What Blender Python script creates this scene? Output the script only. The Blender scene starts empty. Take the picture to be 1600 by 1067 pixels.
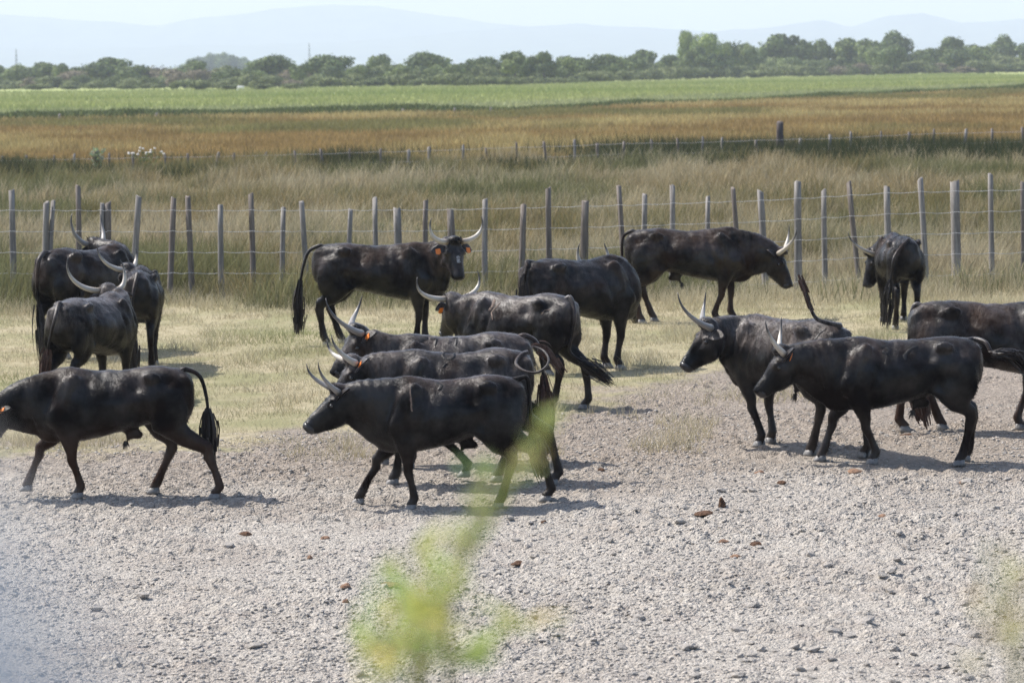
import bpy, bmesh, math, random
import numpy as np
from mathutils import Vector, Matrix
from mathutils.bvhtree import BVHTree

scene = bpy.context.scene
COL = scene.collection
rng = np.random.default_rng(7)
random.seed(7)

# ------------------------------------------------------------------ camera
F = 4500.0                       # focal length in pixels of a 1600 px wide frame
CAMH = 3.75
HORIZON = 104.0
ROLL = math.radians(-0.8)
PITCH = math.atan((533.5 - HORIZON) / F)
RM = (Matrix.Rotation(math.pi / 2 - PITCH, 3, 'X') @ Matrix.Rotation(ROLL, 3, 'Z'))
cam_data = bpy.data.cameras.new('camera')
cam = bpy.data.objects.new('camera', cam_data)
COL.objects.link(cam)
cam.location = (0, 0, CAMH)
cam.rotation_euler = RM.to_euler()
cam_data.sensor_width = 36.0
cam_data.lens = F / 1600 * 36.0
cam_data.clip_start = 0.05
cam_data.clip_end = 40000
cam_data.dof.use_dof = True
cam_data.dof.focus_distance = 27.0
cam_data.dof.aperture_fstop = 4.2
scene.camera = cam

# ------------------------------------------------------------------ sky, sun, exposure
SUN_EL, SUN_AZ = math.radians(52), math.radians(-65)
world = bpy.data.worlds.new('World')
scene.world = world
world.use_nodes = True
wn = world.node_tree
sky = wn.nodes.new('ShaderNodeTexSky')
sky.sky_type = 'NISHITA'
sky.sun_disc = False
sky.sun_elevation = SUN_EL
sky.sun_rotation = SUN_AZ
sky.dust_density = 2.0
wn.links.new(sky.outputs[0], wn.nodes['Background'].inputs[0])
wn.nodes['Background'].inputs[1].default_value = 0.13
sun_data = bpy.data.lights.new('sun', 'SUN')
sun_data.energy = 4.2
sun_data.angle = math.radians(0.5)
sun_data.color = (1.0, 0.95, 0.88)
sun = bpy.data.objects.new('sun', sun_data)
COL.objects.link(sun)
SDIR = Vector((math.sin(SUN_AZ) * math.cos(SUN_EL), math.cos(SUN_AZ) * math.cos(SUN_EL), math.sin(SUN_EL)))
sun.rotation_euler = SDIR.to_track_quat('Z', 'Y').to_euler()
sun.location = (-20, 30, 60)
scene.view_settings.view_transform = 'Standard'
scene.view_settings.look = 'None'
scene.view_settings.exposure = 0.88
scene.view_settings.gamma = 1.0
scene.view_settings.use_curve_mapping = False
scene.cycles.use_denoising = True
scene.cycles.denoising_prefilter = 'NONE'
scene.cycles.max_bounces = 6
scene.cycles.volume_bounces = 2
scene.cycles.transparent_max_bounces = 8

# ------------------------------------------------------------------ picture <-> place
def ray(px, py):
    return RM @ Vector(((px - 800) / F, -(py - 533.5) / F, -1.0))
def ground_at(px, py, z=0.0):
    d = ray(px, py)
    return Vector((0, 0, CAMH)) + d * ((z - CAMH) / d.z)
def at(px, py, Y):
    d = ray(px, py)
    return Vector((0, 0, CAMH)) + d * (Y / d.y)
def project(p):
    q = RM.transposed() @ (Vector(p) - Vector((0, 0, CAMH)))
    return 800 + F * q.x / -q.z, 533.5 - F * q.y / -q.z

# ------------------------------------------------------------------ helpers
def link(o, parent=None):
    COL.objects.link(o)
    if parent is not None:
        o.parent = parent
    return o
def tag(o, label=None, cat=None, group=None, kind=None):
    if label: o['label'] = label
    if cat: o['category'] = cat
    if group: o['group'] = group
    if kind: o['kind'] = kind
    return o
def empty(name, loc=(0, 0, 0), rz=0.0):
    o = bpy.data.objects.new(name, None)
    o.empty_display_size = 0.2
    o.location = loc
    o.rotation_euler = (0, 0, rz)
    return link(o)
def fast_mesh(name, V, Fc, col=None, smooth=False, mat=None):
    """V (n,3), Fc (m,k) int array of equal sized faces, col (n,3) linear colours"""
    V = np.ascontiguousarray(V, dtype=np.float32); Fc = np.ascontiguousarray(Fc, dtype=np.int32)
    me = bpy.data.meshes.new(name)
    n, (m, k) = len(V), Fc.shape
    me.vertices.add(n); me.vertices.foreach_set('co', V.ravel())
    me.loops.add(m * k); me.loops.foreach_set('vertex_index', Fc.ravel())
    me.polygons.add(m)
    me.polygons.foreach_set('loop_start', np.arange(0, m * k, k, dtype=np.int32))
    me.polygons.foreach_set('loop_total', np.full(m, k, dtype=np.int32))
    if smooth:
        me.polygons.foreach_set('use_smooth', np.ones(m, dtype=bool))
    me.update(calc_edges=True)
    if col is not None:
        a = me.attributes.new('tint', 'FLOAT_COLOR', 'POINT')
        c = np.ones((n, 4), dtype=np.float32); c[:, :3] = col
        a.data.foreach_set('color', c.ravel())
    if mat: me.materials.append(mat)
    return me
def mesh_obj(name, me, parent=None):
    return link(bpy.data.objects.new(name, me), parent)

class MB:
    """collects closed pieces into one mesh"""
    def __init__(s): s.v = []; s.f = []
    def add(s, vs, fs):
        b = len(s.v); s.v += [tuple(v) for v in vs]; s.f += [tuple(i + b for i in f) for f in fs]
    def loft(s, rings):
        n = len(rings[0]); vs = [p for r in rings for p in r]; fs = []
        for i in range(len(rings) - 1):
            for j in range(n):
                a, b = i * n + j, i * n + (j + 1) % n
                fs.append((a, b, b + n, a + n))
        fs.append(tuple(range(n - 1, -1, -1))); L = (len(rings) - 1) * n
        fs.append(tuple(range(L, L + n)))
        s.add(vs, fs)
    def tube(s, pts, rad, n=10, up=Vector((0, 0, 1))):
        """rad: list of r or (r_up, r_side)"""
        rings = []
        for i, p in enumerate(pts):
            p = Vector(p)
            t = (Vector(pts[min(i + 1, len(pts) - 1)]) - Vector(pts[max(i - 1, 0)])).normalized()
            a = up - t * up.dot(t)
            if a.length < 1e-4: a = Vector((1, 0, 0)) - t * t.x
            a.normalize(); b = t.cross(a)
            r = rad[i]; ru, rs = (r, r) if not isinstance(r, tuple) else r
            rings.append([p + a * ru * math.cos(2 * math.pi * k / n) + b * rs * math.sin(2 * math.pi * k / n) for k in range(n)])
        s.loft(rings)
    def ball(s, c, r, rot=None, nu=12, nv=8):
        c = Vector(c); rings = []
        for i in range(nv):
            th = math.pi * (i + 0.5) / nv
            ring = []
            for j in range(nu):
                ph = 2 * math.pi * j / nu
                v = Vector((r[0] * math.sin(th) * math.cos(ph), r[1] * math.sin(th) * math.sin(ph), r[2] * math.cos(th)))
                if rot is not None: v = rot @ v
                ring.append(c + v)
            rings.append(ring)
        s.loft(rings[::-1])
    def box(s, lo, hi):
        x0, y0, z0 = lo; x1, y1, z1 = hi
        s.add([(x0, y0, z0), (x1, y0, z0), (x1, y1, z0), (x0, y1, z0), (x0, y0, z1), (x1, y0, z1), (x1, y1, z1), (x0, y1, z1)],
              [(3, 2, 1, 0), (4, 5, 6, 7), (0, 1, 5, 4), (1, 2, 6, 5), (2, 3, 7, 6), (3, 0, 4, 7)])
    def mesh(s, name, mat=None, smooth=True):
        me = bpy.data.meshes.new(name)
        me.from_pydata([tuple(v) for v in s.v], [], s.f)
        bm = bmesh.new(); bm.from_mesh(me); bmesh.ops.recalc_face_normals(bm, faces=bm.faces); bm.to_mesh(me); bm.free()
        if smooth:
            me.polygons.foreach_set('use_smooth', np.ones(len(me.polygons), dtype=bool))
        if mat: me.materials.append(mat)
        return me
    def build(s, name, mat=None, parent=None, smooth=True):
        return mesh_obj(name, s.mesh(name, mat, smooth), parent)

def catmull(pts, n=8):
    pts = [Vector(p) for p in pts]; out = []
    P = [pts[0] * 2 - pts[1]] + pts + [pts[-1] * 2 - pts[-2]]
    for i in range(1, len(P) - 2):
        for k in range(n):
            t = k / n; a, b, c, d = P[i - 1], P[i], P[i + 1], P[i + 2]
            out.append(0.5 * ((2 * b) + (c - a) * t + (2 * a - 5 * b + 4 * c - d) * t * t + (3 * b - a - 3 * c + d) * t ** 3))
    out.append(pts[-1]); return out

# ------------------------------------------------------------------ value noise (numpy)
def vnoise(x, y, seed=0):
    xi = np.floor(x).astype(np.int64); yi = np.floor(y).astype(np.int64)
    fx = x - xi; fy = y - yi
    fx = fx * fx * (3 - 2 * fx); fy = fy * fy * (3 - 2 * fy)
    def h(a, b):
        n = (a * 374761393 + b * 668265263 + seed * 982451653) & 0xffffffff
        n = ((n ^ (n >> 13)) * 1274126177) & 0xffffffff
        return ((n ^ (n >> 16)) & 0xffff) / 65535.0
    a, b, c, d = h(xi, yi), h(xi + 1, yi), h(xi, yi + 1), h(xi + 1, yi + 1)
    return (a * (1 - fx) + b * fx) * (1 - fy) + (c * (1 - fx) + d * fx) * fy
def fbm(x, y, seed=0, oct=4):
    s = 0; a = 0.5; 
    for i in range(oct):
        s = s + a * vnoise(x * 2 ** i, y * 2 ** i, seed + i * 17); a *= 0.5
    return s / (1 - 0.5 ** oct)

# ------------------------------------------------------------------ materials
class NT:
    def __init__(s, name):
        s.m = bpy.data.materials.new(name); s.m.use_nodes = True
        s.t = s.m.node_tree; s.b = s.t.nodes['Principled BSDF']; s.out = s.t.nodes['Material Output']
    def n(s, typ, **kw):
        nd = s.t.nodes.new(typ)
        for k, v in kw.items(): setattr(nd, k, v)
        return nd
    def l(s, a, b): s.t.links.new(a, b)
    def noise(s, scale, detail=4, rough=0.55, vec=None, out='Fac'):
        nd = s.n('ShaderNodeTexNoise'); nd.inputs['Scale'].default_value = scale
        nd.inputs['Detail'].default_value = detail; nd.inputs['Roughness'].default_value = rough
        if vec is not None: s.l(vec, nd.inputs['Vector'])
        return nd.outputs[out]
    def ramp(s, fac, stops):
        nd = s.n('ShaderNodeValToRGB'); cr = nd.color_ramp
        while len(cr.elements) < len(stops): cr.elements.new(0.5)
        for e, (p, c) in zip(cr.elements, stops):
            e.position = p; e.color = (*c, 1) if len(c) == 3 else c
        s.l(fac, nd.inputs[0]); return nd.outputs[0]
    def mix(s, fac, a, b, mode='MIX'):
        nd = s.n('ShaderNodeMix', data_type='RGBA', blend_type=mode)
        for i, v in ((0, fac), (6, a), (7, b)):
            if isinstance(v, (int, float)): nd.inputs[i].default_value = v
            elif isinstance(v, tuple): nd.inputs[i].default_value = (*v, 1)
            else: s.l(v, nd.inputs[i])
        return nd.outputs[2]
    def math(s, op, a, b=0.0, clamp=False):
        nd = s.n('ShaderNodeMath', operation=op, use_clamp=clamp)
        for i, v in enumerate((a, b)):
            if isinstance(v, (int, float)): nd.inputs[i].default_value = v
            else: s.l(v, nd.inputs[i])
        return nd.outputs[0]
    def mapr(s, v, a, b, c=0.0, d=1.0, interp='SMOOTHSTEP'):
        nd = s.n('ShaderNodeMapRange', interpolation_type=interp)
        s.l(v, nd.inputs[0])
        for i, q in enumerate((a, b, c, d)):
            if isinstance(q, (int, float)): nd.inputs[i + 1].default_value = q
            else: s.l(q, nd.inputs[i + 1])
        return nd.outputs[0]
    def vmul(s, vec, sc):
        nd = s.n('ShaderNodeVectorMath', operation='MULTIPLY'); s.l(vec, nd.inputs[0]); nd.inputs[1].default_value = sc
        return nd.outputs[0]
    def bump(s, h, strength=0.5, dist=0.02):
        nd = s.n('ShaderNodeBump'); nd.inputs['Strength'].default_value = strength; nd.inputs['Distance'].default_value = dist
        s.l(h, nd.inputs['Height']); s.l(nd.outputs[0], s.b.inputs['Normal'])
    def set(s, **kw):
        for k, v in kw.items():
            k = {'color': 'Base Color', 'rough': 'Roughness', 'spec': 'Specular IOR Level', 'sheen': 'Sheen Weight', 'sheenr': 'Sheen Roughness', 'sheent': 'Sheen Tint'}[k]
            if isinstance(v, (int, float)): s.b.inputs[k].default_value = v
            elif isinstance(v, tuple): s.b.inputs[k].default_value = (*v, 1)
            else: s.l(v, s.b.inputs[k])
        return s

def tint_mat(name, mul=(1, 1, 1), rough=0.7, transl=0.35, spec=0.2):
    """plants: colour comes from the per leaf / per blade tint"""
    w = NT(name); a = w.n('ShaderNodeAttribute'); a.attribute_name = 'tint'
    c = w.mix(1.0, a.outputs['Color'], mul, 'MULTIPLY')
    w.set(color=c, rough=rough, spec=spec)
    if transl:
        tr = w.n('ShaderNodeBsdfTranslucent'); w.l(c, tr.inputs[0])
        mx = w.n('ShaderNodeMixShader'); mx.inputs[0].default_value = transl
        w.l(w.b.outputs[0], mx.inputs[1]); w.l(tr.outputs[0], mx.inputs[2]); w.l(mx.outputs[0], w.out.inputs[0])
    return w.m

def coat_mat(name, dust=0.2, brown=0.3, seed=0.0, grey=0.5):
    w = NT(name); tc = w.n('ShaderNodeTexCoord'); mp = w.n('ShaderNodeMapping')
    mp.inputs['Location'].default_value = (seed * 3.1, seed * 1.7, seed)
    w.l(tc.outputs['Object'], mp.inputs[0]); v = mp.outputs[0]
    big = w.noise(2.2, 3, 0.5, v)
    c = w.mix(w.mapr(big, 0.42, 0.72, 0.0, brown), (0.0026, 0.0026, 0.0031), (0.024, 0.013, 0.008))
    # reddish lower legs and inner thighs
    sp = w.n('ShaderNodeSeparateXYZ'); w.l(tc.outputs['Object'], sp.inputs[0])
    low = w.mapr(w.math('ADD', sp.outputs[2], w.math('MULTIPLY', big, 0.5)), 0.95, 0.55, 0.0, 0.55)
    c = w.mix(w.math('MULTIPLY', low, brown * 1.6, True), c, (0.042, 0.022, 0.014))
    hair = w.noise(26, 4, 0.65, w.vmul(v, (1.0, 1.0, 0.28)))
    fine = w.noise(110, 3, 0.7, w.vmul(v, (1.0, 1.0, 0.2)))
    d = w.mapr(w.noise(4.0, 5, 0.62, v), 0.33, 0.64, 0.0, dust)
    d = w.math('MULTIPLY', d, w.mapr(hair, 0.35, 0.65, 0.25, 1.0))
    back = w.mapr(w.math('ADD', sp.outputs[2], w.math('MULTIPLY', w.math('SUBTRACT', w.noise(3.3, 4, 0.6, v), 0.5), 0.55)), 0.88, 1.12, 0.03, 1.0)   # height mask: sunlit tops painted into colour and sheen, over real dusting
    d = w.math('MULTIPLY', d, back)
    # lit-looking backs mixed into the coat colour, then dusty lower legs
    bleach_hilite = w.mapr(w.noise(2.7, 4, 0.6, w.vmul(v, (1.0, 1.0, 0.6))), 0.40, 0.66, 0.0, 0.8)   # bleached hair, with the warm highlights of the backs painted in
    c = w.mix(w.math('MULTIPLY', back, bleach_hilite), c, (0.042, 0.027, 0.021))
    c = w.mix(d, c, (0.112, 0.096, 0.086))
    hoofd = w.mapr(sp.outputs[2], 0.20, 0.0, 0.0, 0.35)
    c = w.mix(w.math('MULTIPLY', hoofd, hair), c, (0.16, 0.14, 0.125))
    rough = w.mapr(w.noise(6, 4, 0.6, v), 0.3, 0.7, 0.28, 0.44, 'LINEAR')
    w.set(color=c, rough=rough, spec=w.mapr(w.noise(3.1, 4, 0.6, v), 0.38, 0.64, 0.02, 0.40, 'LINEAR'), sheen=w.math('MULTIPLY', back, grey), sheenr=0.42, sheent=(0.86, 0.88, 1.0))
    h = w.math('ADD', w.math('MULTIPLY', hair, 0.7), w.math('MULTIPLY', fine, 0.45))
    w.bump(h, 0.65, 0.012)
    return w.m

def simple(name, color, rough=0.6, spec=0.4, nscale=20, var=0.25, bump=0.2, dist=0.005):
    w = NT(name); tc = w.n('ShaderNodeTexCoord')
    nz = w.noise(nscale, 4, 0.6, tc.outputs['Object'])
    lo = tuple(x * (1 - var) for x in color); hi = tuple(min(1, x * (1 + var)) for x in color)
    w.set(color=w.ramp(nz, [(0.3, lo), (0.7, hi)]), rough=rough, spec=spec)
    if bump: w.bump(nz, bump, dist)
    return w.m

M = {}
M['hoof'] = simple('hoof_horn', (0.18, 0.172, 0.165), 0.5, 0.4, 25, 0.35)
M['eye'] = simple('eye_gloss', (0.008, 0.006, 0.005), 0.1, 0.7, 5, 0.1, 0)
M['nose'] = simple('nose_leather', (0.018, 0.017, 0.018), 0.32, 0.5, 60, 0.3, 0.4, 0.003)
M['tag'] = simple('ear_tag_plastic', (0.62, 0.17, 0.025), 0.45, 0.4, 12, 0.15, 0)
M['tuft'] = simple('tail_hair', (0.016, 0.012, 0.011), 0.5, 0.4, 40, 0.5, 0)
M['tuft_red'] = simple('tail_hair_red', (0.065, 0.034, 0.025), 0.55, 0.35, 40, 0.5, 0)
M['brand'] = simple('brand_hide', (0.006, 0.006, 0.007), 0.5, 0.3, 40, 0.3, 0.3)
M['brand_pale'] = simple('scar_hide', (0.17, 0.125, 0.10), 0.7, 0.2, 40, 0.4, 0.3)
M['blaze'] = simple('white_hair', (0.25, 0.25, 0.26), 0.6, 0.3, 40, 0.4, 0.3)
def horn_mat(name, base, mid, tip):
    w = NT(name); a = w.n('ShaderNodeAttribute'); a.attribute_name = 'tint'
    sp = w.n('ShaderNodeSeparateColor'); w.l(a.outputs['Color'], sp.inputs[0])
    tc = w.n('ShaderNodeTexCoord'); nz = w.noise(30, 4, 0.6, tc.outputs['Object'])
    f = w.math('ADD', sp.outputs[0], w.math('MULTIPLY', w.math('SUBTRACT', nz, 0.5), 0.25))
    w.set(color=w.ramp(f, [(0.0, base), (0.22, mid), (0.58, mid), (0.86, tip)]), rough=0.38, spec=0.45)
    w.bump(nz, 0.15, 0.004)
    return w.m
M['horn_pale'] = horn_mat('horn_pale', (0.24, 0.19, 0.135), (0.44, 0.40, 0.345), (0.035, 0.032, 0.034))
M['horn_grey'] = horn_mat('horn_grey', (0.13, 0.11, 0.085), (0.24, 0.225, 0.21), (0.035, 0.033, 0.036))
M['grass'] = tint_mat('grass_blade')
M['leaf'] = tint_mat('leaf_olive', transl=0.18)
M['stem'] = simple('plant_stem', (0.26, 0.24, 0.10), 0.7, 0.2, 30, 0.3)
M['bark'] = simple('bark', (0.10, 0.08, 0.065), 0.85, 0.2, 6, 0.4, 0.6, 0.05)
def wood_mat(name, a, b, c):
    w = NT(name); tc = w.n('ShaderNodeTexCoord'); v = tc.outputs['Object']
    g = w.noise(22, 5, 0.65, w.vmul(v, (1, 1, 0.07)))
    st = w.noise(3.0, 4, 0.6, v)
    col = w.ramp(g, [(0.28, a), (0.5, b), (0.72, c)])
    col = w.mix(w.mapr(st, 0.5, 0.8, 0, 0.5), col, tuple(x * 0.55 for x in b))
    w.set(color=col, rough=0.85, spec=0.2); w.bump(g, 0.6, 0.012)
    return w.m
M['wood'] = wood_mat('weathered_wood', (0.10, 0.092, 0.085), (0.20, 0.187, 0.175), (0.30, 0.285, 0.268))
M['wood_pale'] = wood_mat('weathered_wood_pale', (0.50, 0.49, 0.47), (0.60, 0.59, 0.57), (0.68, 0.67, 0.65))
M['wood2'] = wood_mat('weathered_wood_brown', (0.075, 0.062, 0.054), (0.15, 0.13, 0.115), (0.25, 0.225, 0.205))
M['wood3'] = wood_mat('weathered_wood_dark', (0.045, 0.036, 0.034), (0.085, 0.07, 0.066), (0.15, 0.13, 0.125))
M['wire'] = simple('galvanised_wire', (0.42, 0.42, 0.42), 0.4, 0.6, 40, 0.2, 0)
M['white'] = simple('white_coat', (0.72, 0.70, 0.66), 0.7, 0.2, 12, 0.1)
M['steel'] = simple('pylon_steel', (0.20, 0.21, 0.22), 0.6, 0.4, 3, 0.1, 0)
M['clod'] = simple('dry_clod', (0.47, 0.435, 0.395), 0.95, 0.1, 30, 0.2, 0.6, 0.4)
M['dung'] = simple('dry_dung', (0.085, 0.048, 0.030), 0.9, 0.15, 30, 0.5, 0.8, 0.015)
M['dung_pale'] = simple('bleached_dung', (0.20, 0.125, 0.085), 0.95, 0.1, 30, 0.45, 0.8, 0.015)

# ------------------------------------------------------------------ ground
def soil_edge(X):      # depth at which bare soil gives way to pasture
    return np.interp(X, [-9, -3.0, -1.6, 0, 1.2, 2.4, 4.0, 5.5, 12], [28.6, 28.8, 29.6, 30.8, 32.6, 34.6, 37.4, 38.6, 39.0])
FENCE_Y = 47.5
def near_h(X, Y):
    """the bank the viewer stands on and the gentle lumps of the yard"""
    bank = 2.1 * np.clip((13.0 - Y) / 9.5, 0, 1)
    bank = 2.1 * (lambda t: t * t * (3 - 2 * t))(bank / 2.1)
    roll_ = (fbm(X * 0.45, Y * 0.45, 3, 3) - 0.5) * 0.10 * np.clip((Y - 14) / 6, 0, 1) * np.clip((60 - Y) / 10, 0, 1)
    return bank + roll_
def make_ground():
    xf = np.arange(-6.0, 6.0001, 0.026)
    xc = np.array([-9000, -4000, -1500, -600, -250, -110, -50, -28, -18, -12, -9, -7.2])
    xs = np.concatenate([xc, xf, -xc[::-1]])
    ys = np.concatenate([[-400, -60, -20, -8, -2], np.arange(0, 15.5, 0.6), np.arange(15.8, 34, 0.028), np.arange(34, 48, 0.12),
                         np.arange(48.5, 130, 2.5), np.arange(135, 800, 25), [900, 1100, 1500, 2200, 3200, 5000, 8000, 12000, 19000]])
    X, Y = np.meshgrid(xs, ys)
    Z = near_h(X, Y)
    fine = (np.abs(X) < 6.05) & (Y > 15.7) & (Y < 34.2)
    soil = np.clip((soil_edge(X) + 0.8 - Y) / 1.6, 0, 1) * fine
    n = fbm(X * 5, Y * 5, 11, 5)
    trod = fbm(X * 1.1, Y * 1.1, 31, 3)
    Z = Z + soil * ((n - 0.5) * 0.04 + (trod - 0.5) * 0.03)
    # clods pressed into the crust
    gx0, gy0 = xf[0], 15.8
    ix0 = len(xc); iy0 = int(np.argmax(ys >= 15.79)); nx, ny = len(xf), int(np.sum((ys >= 15.79) & (ys < 34 - 1e-6) & (ys > 15)))
    sub = Z[iy0:iy0 + ny, ix0:ix0 + nx]; add = np.zeros_like(sub)
    N = 52000
    cx = rng.uniform(0, nx - 1, N); cy = rng.uniform(0, ny - 1, N); rr = 0.7 + 2.0 * rng.random(N) ** 5
    hh = rr * 0.026 * rng.uniform(0.3, 0.75, N)
    dens = fbm(cx * 0.026 * 0.7, cy * 0.028 * 0.7, 5, 3)
    keep = dens > 0.36 + 0.22 * rng.random(N)
    for a, b, r, h in zip(cx[keep], cy[keep], rr[keep], hh[keep]):
        x0, x1, y0, y1 = max(int(a - r), 0), min(int(a + r) + 2, nx), max(int(b - r), 0), min(int(b + r) + 2, ny)
        q = 1 - ((np.arange(x0, x1)[None, :] - a) ** 2 + (np.arange(y0, y1)[:, None] - b) ** 2) / (r * r)
        w = add[y0:y1, x0:x1]; np.maximum(w, h * np.sqrt(np.clip(q, 0, 1)), out=w)
    sub += add * soil[iy0:iy0 + ny, ix0:ix0 + nx]
    ny_, nx_ = X.shape
    idx = np.arange(ny_ * nx_).reshape(ny_, nx_)
    Fq = np.stack([idx[:-1, :-1], idx[:-1, 1:], idx[1:, 1:], idx[1:, :-1]], -1).reshape(-1, 4)
    return np.stack([X, Y, Z], -1).reshape(-1, 3), Fq, (xs, ys, Z)
gv, gf, (GX, GY, GZ) = make_ground()
def gz(x, y):
    x = np.atleast_1d(np.asarray(x, float)); y = np.atleast_1d(np.asarray(y, float))
    i = np.clip(np.searchsorted(GX, x) - 1, 0, len(GX) - 2); j = np.clip(np.searchsorted(GY, y) - 1, 0, len(GY) - 2)
    fx = (x - GX[i]) / (GX[i + 1] - GX[i]); fy = (y - GY[j]) / (GY[j + 1] - GY[j])
    return (GZ[j, i] * (1 - fx) + GZ[j, i + 1] * fx) * (1 - fy) + (GZ[j + 1, i] * (1 - fx) + GZ[j + 1, i + 1] * fx) * fy
DITCH = [(-400, 228), (-60, 230), (0, 238), (28, 292), (64, 360), (400, 900)]
def ditch_y(x): return np.interp(x, [p[0] for p in DITCH], [p[1] for p in DITCH])

def ground_mat():
    w = NT('land'); g = w.n('ShaderNodeNewGeometry'); P = g.outputs['Position']
    sp = w.n('ShaderNodeSeparateXYZ'); w.l(P, sp.inputs[0]); X, Y = sp.outputs[0], sp.outputs[1]
    wob = w.noise(0.8, 5, 0.6, P)
    fine = w.noise(14, 6, 0.7, P); mid = w.noise(2.3, 5, 0.65, P); vfine = w.noise(70, 4, 0.7, P)
    # bare soil: pale dusty crust in front, browner trampled soil behind
    crust = w.ramp(fine, [(0.25, (0.25, 0.228, 0.200)), (0.5, (0.35, 0.324, 0.290)), (0.75, (0.415, 0.387, 0.346))])
    crust = w.mix(w.mapr(w.noise(0.55, 5, 0.65, P), 0.45, 0.72, 0, 0.55), crust, (0.25, 0.215, 0.185))
    crust = w.mix(w.mapr(mid, 0.5, 0.75, 0, 0.55), crust, (0.235, 0.20, 0.18))
    brownsoil = w.ramp(fine, [(0.25, (0.145, 0.122, 0.100)), (0.5, (0.245, 0.210, 0.176)), (0.78, (0.34, 0.298, 0.254))])
    yb = w.math('ADD', Y, w.math('MULTIPLY', w.math('SUBTRACT', w.noise(0.5, 4, 0.6, P), 0.5), 7.0))
    soil = w.mix(w.mapr(yb, 23.0, 28.5), crust, brownsoil)
    # grains: every pebble of the crust has its own shade
    vo = w.n('ShaderNodeTexVoronoi'); vo.inputs['Scale'].default_value = 62; w.l(P, vo.inputs['Vector'])
    vs = w.n('ShaderNodeSeparateColor'); w.l(vo.outputs['Color'], vs.inputs[0])
    vo2 = w.n('ShaderNodeTexVoronoi'); vo2.inputs['Scale'].default_value = 27; w.l(P, vo2.inputs['Vector'])
    vs2 = w.n('ShaderNodeSeparateColor'); w.l(vo2.outputs['Color'], vs2.inputs[0])
    gr_ = w.math('ADD', w.mapr(vs.outputs[0], 0, 1, 0.92, 1.20, 'LINEAR'), w.mapr(vs2.outputs[0], 0, 1, -0.12, 0.15, 'LINEAR'))
    cmb = w.n('ShaderNodeCombineColor'); [w.l(gr_, cmb.inputs[i]) for i in range(3)]
    soil = w.mix(1.0, soil, cmb.outputs[0], 'MULTIPLY')
    # pasture litter
    past = w.ramp(w.noise(5, 6, 0.7, P), [(0.25, (0.19, 0.165, 0.095)), (0.5, (0.31, 0.27, 0.175)), (0.75, (0.40, 0.35, 0.245))])
    past = w.mix(w.mapr(w.noise(0.7, 4, 0.6, P), 0.4, 0.65), past, (0.22, 0.21, 0.115))
    e = w.n('ShaderNodeFloatCurve'); fc = e.mapping
    # soil edge follows soil_edge(X): map X -9..12 to 0..1, depth 25..45 to 0..1
    pts = [(x, float(soil_edge(x))) for x in (-9, -3.0, -1.6, 0, 1.2, 2.4, 4.0, 5.5, 12)]
    cv = fc.curves[0]
    cv.points[0].location = (0, (pts[0][1] - 25) / 20); cv.points[-1].location = (1, (pts[-1][1] - 25) / 20)
    for x, y in pts[1:-1]: cv.points.new((x + 9) / 21, (y - 25) / 20)
    fc.update()
    w.l(w.mapr(X, -9, 12, 0, 1, 'LINEAR'), e.inputs[1])
    edge = w.math('ADD', w.math('MULTIPLY', e.outputs[0], 20), 25)
    dist = w.math('ADD', w.math('SUBTRACT', Y, edge), w.math('MULTIPLY', w.math('SUBTRACT', wob, 0.5), 9.0))
    c = w.mix(w.mapr(dist, -0.9, 1.3), soil, past)
    # rough grass thatch behind the fence
    th = w.ramp(w.noise(1.6, 5, 0.7, P), [(0.3, (0.075, 0.075, 0.03)), (0.55, (0.17, 0.145, 0.065)), (0.75, (0.26, 0.21, 0.11))])
    c = w.mix(w.mapr(Y, FENCE_Y - 1.5, FENCE_Y + 1.5), c, th)
    # russet marsh
    sx = w.vmul(P, (0.06, 0.16, 1))
    ma = w.ramp(w.noise(1.0, 6, 0.65, sx), [(0.3, (0.19, 0.15, 0.062)), (0.5, (0.275, 0.215, 0.09)), (0.72, (0.34, 0.275, 0.12))])
    c = w.mix(w.mapr(Y, 116, 122), c, ma)
    # the green field beyond the ditch
    ec = w.n('ShaderNodeFloatCurve'); cv = ec.mapping.curves[0]
    cv.points[0].location = (0, 0.0); cv.points[-1].location = (1, 1.0)
    for x, y in ((-60, 230), (0, 238), (28, 292), (64, 360)): cv.points.new((x + 400) / 800, (y - 228) / 672)
    for p in cv.points: p.handle_type = 'VECTOR'
    ec.mapping.update()
    w.l(w.mapr(X, -400, 400, 0, 1, 'LINEAR'), ec.inputs[1])
    dy = w.math('SUBTRACT', Y, w.math('ADD', w.math('MULTIPLY', ec.outputs[0], 672), 228))
    fl = w.ramp(w.noise(1.0, 5, 0.6, w.vmul(P, (0.012, 0.035, 1))), [(0.3, (0.21, 0.255, 0.085)), (0.5, (0.28, 0.31, 0.115)), (0.7, (0.32, 0.335, 0.15))])
    near = w.mapr(dy, 75, 30, 0, 0.55)
    fl = w.mix(near, fl, (0.24, 0.25, 0.15))
    c = w.mix(w.mapr(dy, -3, 3), c, fl)
    # scrub floor and the plain beyond
    c = w.mix(w.mapr(Y, 840, 930), c, (0.075, 0.095, 0.04))
    w.set(color=c, rough=0.95, spec=0.12)
    h = w.math('ADD', w.math('MULTIPLY', fine, 0.6), w.math('MULTIPLY', vfine, 0.25))
    bare = w.mapr(dist, 1.3, -0.9)
    h = w.math('SUBTRACT', h, w.math('MULTIPLY', bare, w.math('MULTIPLY', vo.outputs['Distance'], 0.42)))
    h = w.math('SUBTRACT', h, w.math('MULTIPLY', bare, w.math('MULTIPLY', vo2.outputs['Distance'], 0.6)))
    h = w.math('MULTIPLY', h, w.mapr(Y, 70, 30))
    w.bump(h, 0.9, 0.05)
    return w.m
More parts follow.
